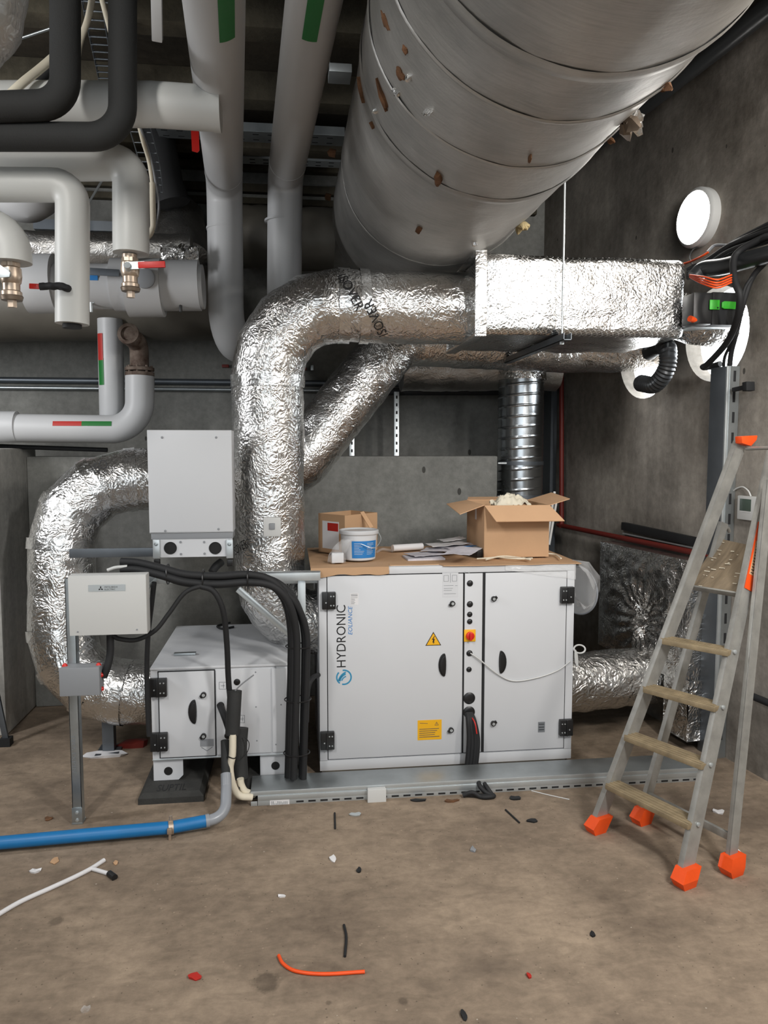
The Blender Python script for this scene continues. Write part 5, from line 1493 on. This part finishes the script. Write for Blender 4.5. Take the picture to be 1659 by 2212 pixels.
# ============================================================ floor trunking
def trunking():
    y0, y1 = 3.462, 3.635
    x0, x1 = P(541, 1690, y0).x, P(1542, 1650, y0).x
    zt = P(620, 1706, y0).z
    t = thing('cable_trunking', 'long flat galvanised trunking on the floor in front of the white cabinets', 'cable trunking', ((x0+x1)/2, (y0+y1)/2, 0))
    MB().bb((x0, y0, zt-.004), (x1, y1, zt), .0015).build('lid', 'galv', t)
    xs = P(557, 1730, y0).x; zb = P(620, 1738, y0).z
    MB().bb((x0, y0-.004, zt-.02), (x1, y0, zt+.001), .0015).build('lid_lip', 'galvw', t)
    b = MB().bb((xs, y0-.008, zb+.028), (x1-.01, y0-.002, zt-.02), .0015); b.build('rib', 'galvw', t)
    s_ = MB().bb((xs, y0-.006, zb), (x1-.01, y0-.002, zb+.03), .001).build('slotted_rail', 'galvw', t)
    b = MB(); x = P(640, 1730, y0).x
    while x < x1-.06:
        b.bb((x, y0-.007, zb+.011), (x+.034, y0-.0058, zb+.019)); x += .056
    b.build('slots', 'gasket', s_)
    a0 = P(583, 1742, y0-.007)
    st = MB().bb((a0.x, y0-.0072, zb+.002), (a0.x+.09, y0-.006, zb+.032)).build('sticker', 'paper', s_)
    b = MB(); rng = random.Random(2)
    for k in range(11): b.bb((a0.x+.008+k*.007, y0-.0078, zb+.006), (a0.x+.0105+k*.007, y0-.0071, zb+.012+.012*rng.random()))
    b.build('print_bars', 'greyink', st)
    MB().bb((xs-.032, y0-.006, zb+.001), (xs-.002, y0-.002, zb+.026), .002).build('end_tab', 'galvw', t)
    for x in (xs+.12, (x0+x1)/2-.1, x1-.25):
        MB().bb((x, y0+.01, 0), (x+.05, y1-.01, zt-.004), .002).build('floor_bracket', 'dgalv', t)
    MB().bb((x0+.01, y1-.004, zb), (x1, y1, zt-.004)).build('back_wall', 'galv', t)
    c0, c1 = P(793, 1746, y0-.012), P(833, 1699, y0-.012)
    jb = thing('wall_plate_box', 'small blank white square box stuck on the front of the floor trunking', 'box', ((c0.x+c1.x)/2, y0-.02, c0.z))
    MB().bb((c0.x, y0-.038, c0.z), (c1.x, y0-.02, c1.z), .004).build('cover', 'cream', jb)
    MB().bb((c0.x+.002, y0-.02, c0.z+.002), (c1.x-.002, y0-.006, c1.z-.002), .002).build('back_box', 'cream', jb)
    return y0
TY = trunking()
for i, (pts, r) in enumerate((([(1034, 1690, 3.46), (1038, 1700, 3.435), (1050, 1712, 3.42), (1066, 1728, 3.40), (1060, 1748, 3.39), (1046, 1747, 3.39), (1036, 1725, 3.40), (1020, 1712, 3.41), (1000, 1720, 3.42)], .011),
               ([(1046, 1692, 3.46), (1054, 1704, 3.43), (1062, 1724, 3.41), (1052, 1741, 3.40), (1036, 1738, 3.41), (1018, 1728, 3.42), (1005, 1716, 3.42)], .010))):
    pp = [P(*q) for q in pts]
    for q in pp: q.z = max(q.z, r+.001)
    pipe('black_cable', smooth_path(pp, 8), r, 'gasket', ['outer black cable loop spilling over the front of the floor trunking', 'inner black cable loop spilling over the front of the floor trunking'][i], n=12, cat='cable')
for i, dx in enumerate((-9, -2, 5, 10)):
    pipe('black_cable', smooth_path([P(1013+dx*.4, 1540, 3.72), P(1018+dx*.7, 1560, 3.69), P(1022+dx, 1600, 3.68), P(1018+dx, 1650, 3.68), P(1012+dx, 1676, 3.66)], 8), .0125, 'gasket', 'one of the black cables dropping from the lowest gland of the large cabinet', n=12, cat='cable', group='black cables from the lowest gland')
pipe('red_wire', smooth_path([P(1018, 1548, 3.70), P(1026, 1562, 3.66), P(1030, 1585, 3.655)], 6), .003, 'red', 'red wire beside the black cables from the lowest gland', n=6, cat='wire')
pipe('white_cable', smooth_path([P(1016, 1411, 3.735), P(1035, 1424, 3.73), P(1075, 1456, 3.732), P(1110, 1471, 3.735), P(1160, 1464, 3.735), P(1205, 1448, 3.735), P(1232, 1428, 3.735)], 8), .0035, 'cream', 'thin white cable sagging across the right door of the large cabinet', n=8, cat='cable')
c = P(1252, 1402, 3.74); ring = [c+V((.03*cos(2*pi*j/24), .01*sin(2*pi*j/24), .019*sin(2*pi*j/24))) for j in range(24)]
t = thing('white_cable', 'little coil of white cable hung at the right edge of the large cabinet', 'cable', c)
MB().tube(ring, .0045, 8, closed=True).build('coil', 'cream', t)
for k in range(3): MB().tube(smooth_path([c+V((-.028, -.012, 0)), c+V((-.03+.006*k, -.016, -.03)), c+V((-.026+.006*k, -.016, -.07-.012*k))], 5), .0035, 6).build('tail', 'cream', t)

# ============================================================ things on the large cabinet
TZ = AZT+.001
def T(px, py, dz=0): return PZ(px, py, TZ+dz)
def sheet():
    fl = [(664, 1188), (700, 1184), (800, 1180), (960, 1177), (1180, 1186), (1244, 1209)]
    front = [(664, 1190), (694, 1238), (760, 1230), (846, 1222), (850, 1211), (960, 1206), (962, 1216), (1010, 1212), (1240, 1207)]
    xb0, xb1 = AX0-.04, AX1+.03
    rng = random.Random(9)
    def f(u, v):
        x = xb0+(xb1-xb0)*u
        n0 = noise.noise(V((u*14, 0, 0)))
        yfr = YF-.018
        if .28 < u < .48: yfr = YF+.03+.02*noise.noise(V((u*20, 3, 0)))
        if u > .48: yfr = YF-.018-.008*n0
        z = TZ+.002+.003*abs(noise.noise(V((u*5, v*4, 5))))
        if u <= .28:
            hang = .042-.035*max(0, u-.05)+.012*n0
            if v < .1: y = yfr; z -= hang*(1-v/.1)
            else: y = yfr+(YF+.76-yfr)*(v-.1)/.9
        else: y = yfr+(YF+.76-yfr)*v
        return V((x, y, z))
    b = MB().grid(f, 100, 40, .004)
    tag(b.build('cardboard_sheet', 'card', ang=60), 'torn flat sheet of brown cardboard covering the top of the large white cabinet', 'cardboard')
sheet()
TZ += .009
def big_carton():
    y0, y1 = 3.93, 4.33
    zz = TZ+.001
    x0, x1 = P(1046, 1150, y0).x, P(1186, 1150, y0).x
    zt = P(1046, 1092, y0).z
    t = thing('cardboard_box', 'open brown cardboard carton with its flaps spread, at the right on the cabinet', 'box', ((x0+x1)/2, (y0+y1)/2, zz))
    th = .005; b = MB()
    b.bb((x0, y0, zz), (x1, y0+th, zt)); b.bb((x0, y1-th, zz), (x1, y1, zt)); b.bb((x0, y0+th, zz), (x0+th, y1-th, zt)); b.bb((x1-th, y0+th, zz), (x1, y1-th, zt)); b.bb((x0+th, y0+th, zz), (x1-th, y1-th, zz+th))
    b.build('carton', 'card', t)
    # flaps
    def flap(a, b_, c, d, lb=None):
        n_ = (V(b_)-V(a)).cross(V(d)-V(a)).normalized()
        o = MB().prism([a, b_, c, d], n_*.004).build('flap', 'cardin', t)
    flap(V((x0, y0, zt)), V((x1, y0, zt)), V((x1+.045, y0-.11, zt-.075)), V((x0+.035, y0-.11, zt-.075)))
    flap(V((x0, y0, zt)), V((x0, y1, zt)), V((x0-.125, y1-.02, zt-.02)), V((x0-.125, y0+.03, zt-.05)))
    flap(V((x1, y0, zt)), V((x1, y1, zt)), V((x1+.14, y1-.03, zt+.045)), V((x1+.13, y0+.05, zt+.03)))
    flap(V((x0, y1, zt)), V((x1, y1, zt)), V((x1-.02, y1+.1, zt+.01)), V((x0+.03, y1+.1, zt+.01)))
    MB().bb((x0-.0015, y0+.17, zt-.09), (x0, y0+.20, zt-.005)).build('shipping_label', 'paper', t)
    b = MB()
    b.grid(lambda u, v: V((x0+.1+.2*u, y0+.12+.16*v, zt-.01+.05*sin(pi*u)*sin(pi*v)+.03*noise.noise(V((u*7, v*7, 1))))), 26, 20, .002)
    o = b.build('packing_film', 'ivory', None, ang=70); tag(o, 'crumpled off-white packing film poking out of the open carton', 'packing')
big_carton()
def small_carton():
    c0 = P(745, 1150, 4.1); c1 = P(688, 1150, 4.27); c2 = P(815, 1150, 4.28)
    A_, B_, C_ = (V((q.x, q.y, TZ+.001)) for q in (c0, c1, c2)); D_ = B_+C_-A_
    hgt = P(745, 1114, 4.1).z-TZ
    t = thing('cardboard_box', 'smaller open cardboard box with a label pouch, behind the white bucket', 'box', (A_+D_)/2)
    b = MB(); th = .005; up = ZZ*hgt
    cen = (A_+D_)/2
    for p, q in ((A_, B_), (A_, C_), (B_, D_), (C_, D_)):
        e = q-p; n_ = e.cross(ZZ).normalized()
        if n_.dot(cen-p) < 0: n_ = -n_
        b.obox(p, e, n_*th, up)
    b.prism([A_, B_, D_, C_], ZZ*th); b.build('carton', 'card', t)
    e = (B_-A_); n_ = e.cross(ZZ).normalized()
    if n_.dot(cen-A_) > 0: n_ = -n_
    po = MB().obox(A_+e*.22+up*.12+n_*.0003, e*.62, n_*.001, up*.7).build('label_pouch', 'paper', t)
    MB().obox(A_+e*.24+up*.58+n_*.0014, e*.4, n_*.0006, up*.2).build('red_stripe', 'redt', po)
    a = P(782, 1106, 4.2); b_ = P(803, 1140, 4.12)
    tag(MB().beam(a, b_, XX, .022, .004).build('cardboard_strip', 'cardin'), 'folded strip of cardboard sticking out of the smaller box', 'cardboard')
small_carton()
def bucket():
    c = P(775, 1150, 3.97); c = V((c.x, c.y, TZ+.001)); r1 = .099; r0 = .087; hh = P(775, 1145, 3.97).z-TZ
    t = thing('bucket', 'white plastic bucket with a blue printed label', 'bucket', c)
    MB().lathe([(r0-.006, 0), (r0, .005), (r1-.004, hh-.02), (r1+.001, hh-.018), (r1+.002, hh-.006), (r1-.002, hh-.004)], c, (0, 0, 1), 56).build('body', 'white', t)
    MB().lathe([(r1+.003, hh-.018), (r1+.005, hh-.014), (r1+.005, hh), (r1, hh+.003), (r1-.008, hh), (r1-.012, hh-.006), (0, hh-.006)], c, (0, 0, 1), 56).build('lid', 'white', t)
    def f(u, v):
        a = rad(-118)+rad(92)*u; z = hh*(.10+.58*v); r = r0+(r1-.004-r0)*(z/(hh-.02))+.0012
        return c+V((r*cos(a), r*sin(a), z))
    lb = MB().grid(f, 24, 4).build('printed_label', 'bluel', t)
    b = MB(); rng = random.Random(3)
    for k in range(8):
        for s in range(2):
            u0 = .08+.46*s; u1 = u0+.3*rng.uniform(.6, 1.2); v = .86-.09*k
            pts = [f(u0+(u1-u0)*j/5, v)+(f(.5, v)-c-ZZ*(f(.5, v)-c).z).normalized()*.001 for j in range(6)]
            if k == 0: pts = pts
            b.tube(pts, .0009, 4)
    b.build('print_lines', 'paper', lb)
    MB().tube(smooth_path([c+V((r1+.004, 0, hh-.012)), c+V((r1+.014, -.03, hh-.05)), c+V((r1-.03, -.095, hh-.085)), c+V((0, -r1-.012, hh-.06)), ], 8), .0018, 6).build('wire_handle', 'galvw', t)
bucket()
def bag():
    y = 3.86; a = T(710, 1206); b_ = T(745, 1206); x0, x1 = P(712, 1190, y).x, P(742, 1190, y).x
    z = TZ+.001
    t = thing('white_block', 'small white part wrapped in clear plastic in front of the bucket', 'part', ((x0+x1)/2, y, z))
    MB().bb((x0+.01, y-.02, z), (x1, y+.02, z+.05), .003).build('block', 'white', t)
    def f(u, v):
        an = 2*pi*u; r = .045*(1-.3*v)+.01*noise.noise(V((cos(an)*2, sin(an)*2, v*4)))
        return V(((x0+x1)/2+r*cos(an)+.09*v*v*.6, y+r*.65*sin(an), z+.001+.115*v+.012*noise.noise(V((an*2, v*5, 9)))))
    MB().grid(f, 30, 12).build('clear_bag', 'bag', t)
bag()
def papers():
    rng = random.Random(12)
    specs = [(915, 1202, .20, .15, .05, 'paperg', 'printed leaflet lying front left of the paper pile'), (920, 1196, .2, .14, .3, 'paperg', 'second grey leaflet under the roll of paper'), (955, 1188, .21, .15, -.4, 'paperg', 'grey sheet in the middle of the paper pile'),
             (985, 1180, .21, .15, .5, 'paperg', 'sheet slanting beside the carton'), (965, 1176, .21, .15, .1, 'paper', 'white sheet near the top of the paper pile'), (1000, 1192, .2, .14, 1.0, 'paperg', 'grey sheet hanging over beside the black meter'), (975, 1166, .14, .1, .2, 'paper', 'small white folded sheet topmost on the pile')]
    for i, (px, py, w_, l_, a, m, lb) in enumerate(specs):
        c = PZ(px, py, TZ+.004+.009*i); ux = V((cos(a), sin(a), 0)); uy = V((-sin(a), cos(a), 0))
        th = .010 if i == 0 else .002
        def f(u, v): 
            q = c+ux*w_*(u-.5)+uy*l_*(v-.5); q.z = TZ+.003+.009*i+.008*abs(noise.noise(V((u*2.5, v*2.5, i*3.3))))*(1 if i else 0)+ (.012*u*u if i > 1 else 0)
            return q
        tag(MB().grid(f, 12, 10, th).build('paper_sheet' if i else 'leaflet', m), 'paper: '+lb if False else lb, 'paper')
    y = 4.0; a, b_ = T(848, 1184, .022), T(912, 1180, .022)
    b = MB().tube([a, b_], .019, 24); tag(b.build('paper_roll', 'paper'), 'loose white roll of paper lying left of the paper pile', 'paper')
    pipe('crumpled_film', smooth_path([T(815, 1192, .006), T(826, 1186, .012), T(838, 1188, .008), T(848, 1190, .006)], 5), .008, 'bag', 'wisp of clear film between bucket and paper roll', n=8, cat='film')
papers()
def meters():
    c = T(1042, 1200); y = c.y
    t = thing('handheld_meter', 'black handheld meter with a grey screen lying in front of the carton', 'meter', c)
    ux = V((cos(.35), sin(.35), 0)); uy = V((-sin(.35), cos(.35), 0))
    def bx(nm, m, u0, u1, v0, v1, z0, z1, par, bev=.004):
        return MB().obox(c+ux*u0+uy*v0+ZZ*z0, ux*(u1-u0), uy*(v1-v0), ZZ*(z1-z0), bev).build(nm, m, par)
    bx('case', 'blackp', -.075, .07, -.06, .07, .001, .045, t, .012)
    bx('screen', 'greybox', -.03, .055, -.035, .05, .044, .047, t, .001); bx('blue_cover', 'bluel', -.06, .02, .071, .1, .02, .045, t, .004)
    bx('keypad', 'gasket', -.065, -.04, -.035, .05, .044, .047, t, .001)
    c = T(1128, 1197)
    t = thing('handheld_meter', 'second black handheld instrument lying beside the white cables at right', 'meter', c)
    b = MB().obox(c+V((-.065, -.03, .001)), V((.07, 0, 0)), V((0, .06, 0)), V((0, 0, .024)), .01); b.build('handle', 'blackp', t)
    MB().obox(c+V((-.005, -.045, .001)), V((.085, .01, 0)), V((0, .08, 0)), V((0, 0, .036)), .012).build('case', 'greybox' if False else 'blackp', t)
    MB().obox(c+V((.015, -.02, .0365)), V((.04, .0, 0)), V((0, .03, 0)), V((0, 0, .002)), .001).build('chrome_button', 'galvw', t)
    for i, (pts, lb) in enumerate((([(1030, 1207), (1060, 1205), (1095, 1200), (1085, 1196), (1075, 1203), (1120, 1207), (1150, 1206)], 'white cable tangled between the two black instruments'), ([(1050, 1209), (1080, 1202), (1110, 1203), (1145, 1209), (1130, 1205)], 'second white cable tangled in front of the black instruments'), ([(1160, 1200), (1180, 1196), (1200, 1198), (1212, 1206)], 'white cable end trailing to the right edge of the cardboard sheet'))):
        pipe('white_cable', smooth_path([T(px, py, .006+.004*(k % 2)) for k, (px, py) in enumerate(pts)], 6), .0042, 'ivory', lb, n=8, cat='cable')
    a, b_ = P(1198, 1062, 4.42), P(1180, 1190, 4.38)
    b_ = V((b_.x, b_.y, TZ+.004))
    for i in (0, 1):
        pipe('plastic_tube', [a+V((.022*i, .01*i, -.02*i)), b_+V((.02*i, .01*i, 0))], .008, 'cream', ['left one of two white plastic tubes leaning behind the carton', 'right one of two white plastic tubes leaning behind the carton'][i], n=10, cat='tube')
meters()
tag(MB().bb(PZ(375, 1417, UZT+.001), PZ(424, 1412, UZT+.001)+V((0, 0, .012)), .002).build('metal_bracket', 'galv'), 'small steel offcut lying on top of the low white cabinet', 'offcut')

# ============================================================ bits on the floor
def rod(name, pts, r, m, lb, cat, n=8): 
    return pipe(name, smooth_path([PZ(px, py, r) for px, py in pts], 6) if len(pts) > 2 else [PZ(px, py, r) for px, py in pts], r, m, lb, n=n, cat=cat)
def chip(px, py, w_, d_, m, lb, name='scrap', cat='scrap', seed=1, h=.006):
    c = PZ(px, py); rng = random.Random(seed+px); b = MB()
    sc = (c-CAM).length/F; K = 9; pts = []
    for k in range(K):
        a = 2*pi*k/K; r = rng.uniform(.65, 1.1)
        pts.append(c+V((w_*sc*.5*cos(a)*r, d_*sc*1.1*sin(a)*r, 0)))
    top = [b.bm.verts.new(p+V((0, 0, h*rng.uniform(.4, 1.6)))) for p in pts]; ce = b.bm.verts.new(c+V((0, 0, h*1.3))); bo = [b.bm.verts.new(p+(c-p)*.1) for p in pts]
    for k in range(K):
        q = (k+1) % K; b.bm.faces.new((top[k], top[q], ce)); b.bm.faces.new((top[q], top[k], bo[k], bo[q]))
    b.bm.faces.new(bo[::-1]); bmesh.ops.recalc_face_normals(b.bm, faces=b.bm.faces)
    return tag(b.build(name, m), lb, cat)
t = thing('forked_cable', 'white forked cable sheath lying on the floor at the lower left', 'cable', PZ(150, 1910))
MB().tube(smooth_path([PZ(-30, 1992, .008), PZ(40, 1950, .008), PZ(110, 1918, .008), PZ(160, 1895, .008), PZ(197, 1876, .008), PZ(225, 1858, .008)], 8), .0085, 10).build('long_branch', 'paper', t)
MB().tube([PZ(197, 1876, .008), PZ(237, 1888, .008)], .008, 10).build('short_branch', 'paper', t)
MB().cyl(PZ(236, 1887, .009), PZ(248, 1896, .009), .0125).build('rubber_tip', 'blackp', t)
rod('copper_wire', [(602, 2064), (612, 2082), (640, 2098), (700, 2104), (788, 2099)], .0058, 'orange', 'bent orange copper-coloured wire on the floor near the bottom', 'wire', 10)
rod('black_strip', [(743, 1998), (748, 2025), (745, 2066)], .0045, 'gasket', 'short black bent wire on the floor above the orange one', 'wire')
rod('black_pin', [(723, 1756), (724, 1790)], .004, 'gasket', 'short straight black pin on the floor below the trunking', 'scrap')
rod('black_pin', [(1092, 1749), (1122, 1777)], .004, 'gasket', 'slanting black pin on the floor right of the cable loops', 'scrap')
rod('white_wire', [(1148, 1708), (1180, 1716), (1230, 1727)], .0025, 'cream', 'thin white wire on the floor under the right part of the trunking', 'wire')
chip(766, 1761, 26, 8, 'galvw', 'bright metal offcut on the floor below the white square box', 'metal_offcut', 'offcut')
chip(421, 2112, 30, 9, 'redt', 'small red scrap on the floor at the bottom left centre', 'red_scrap')
chip(184, 2183, 18, 9, 'bag', 'pale green-white chip on the floor near the bottom left', 'pale_chip')
chip(20, 1829, 32, 8, 'paper', 'white scrap tucked under the blue pipe at the left edge', 'white_scrap')
chip(75, 1883, 26, 7, 'paper', 'curled white sliver on the floor left of the forked cable', 'white_scrap')
chip(119, 1862, 16, 10, 'card', 'tan crumb of cardboard on the floor above the white sliver', 'tan_scrap')
chip(105, 1770, 16, 7, 'wool', 'brown crumb on the floor left of the post foot', 'brown_crumb')
chip(720, 1857, 16, 11, 'paper', 'little white crumb on the floor below the middle of the trunking', 'white_crumb')
chip(608, 1937, 18, 5, 'paper', 'thin white crumb on the bare floor centre', 'white_crumb')
chip(775, 1881, 12, 9, 'gasket', 'black curl on the floor right of the white crumb', 'black_curl')
chip(1022, 1837, 14, 9, 'greybox', 'grey chip on the floor left of the ladder', 'grey_chip')
chip(1148, 1774, 26, 8, 'gasket', 'dark flat chip on the floor beside the slanting pin', 'dark_chip')
chip(1553, 1755, 26, 9, 'paper', 'white paper scrap on the floor behind the ladder', 'white_scrap')
chip(1592, 1845, 12, 16, 'paper', 'white scrap on the floor just behind the right rear ladder foot', 'white_scrap', h=.02)
chip(225, 1632, 84, 16, 'paper', 'flat white paper scrap on the floor beside the galvanised post', 'paper_scrap', seed=3, h=.01)
chip(285, 1612, 70, 18, 'redp', 'crumpled red and tan wrapper on the floor under the foil duct', 'wrapper', seed=5, h=.03)
chip(1113, 1726, 26, 8, 'gasket', 'black plastic scrap under the trunking right of the cable loops', 'black_scrap')
chip(905, 1730, 40, 6, 'gasket', 'black scrap under the trunking near the white square box', 'black_scrap')
chip(975, 1731, 34, 6, 'wool', 'brown scrap under the trunking left of the cable loops', 'brown_scrap')
chip(1280, 2020, 12, 8, 'gasket', 'tiny black crumb on the floor lower right', 'black_crumb')
chip(1002, 2196, 14, 14, 'gasket', 'black crumb at the bottom edge of the floor', 'black_crumb')
chip(1143, 2110, 10, 8, 'redt', 'tiny reddish crumb on the floor right of the orange wire', 'red_crumb')
chip(250, 1866, 10, 6, 'card', 'tan crumb right of the forked cable tip', 'tan_crumb')
# steel prop at the far left
t = thing('steel_prop', 'dark steel leg with a rubber foot leaning at the far left', 'prop', PZ(14, 1612))
q = PZ(14, 1610); MB().beam(q+ZZ*.03, P(-22, 1430, q.y+.02), XX, .03, .02, .002).build('leg', 'dgalv', t)
MB().hull([q+V((x*.028, y*.028, z)) for x in (-1, 1) for y in (-1, 1) for z in (0, .045)]).build('rubber_foot', 'gasket', t)
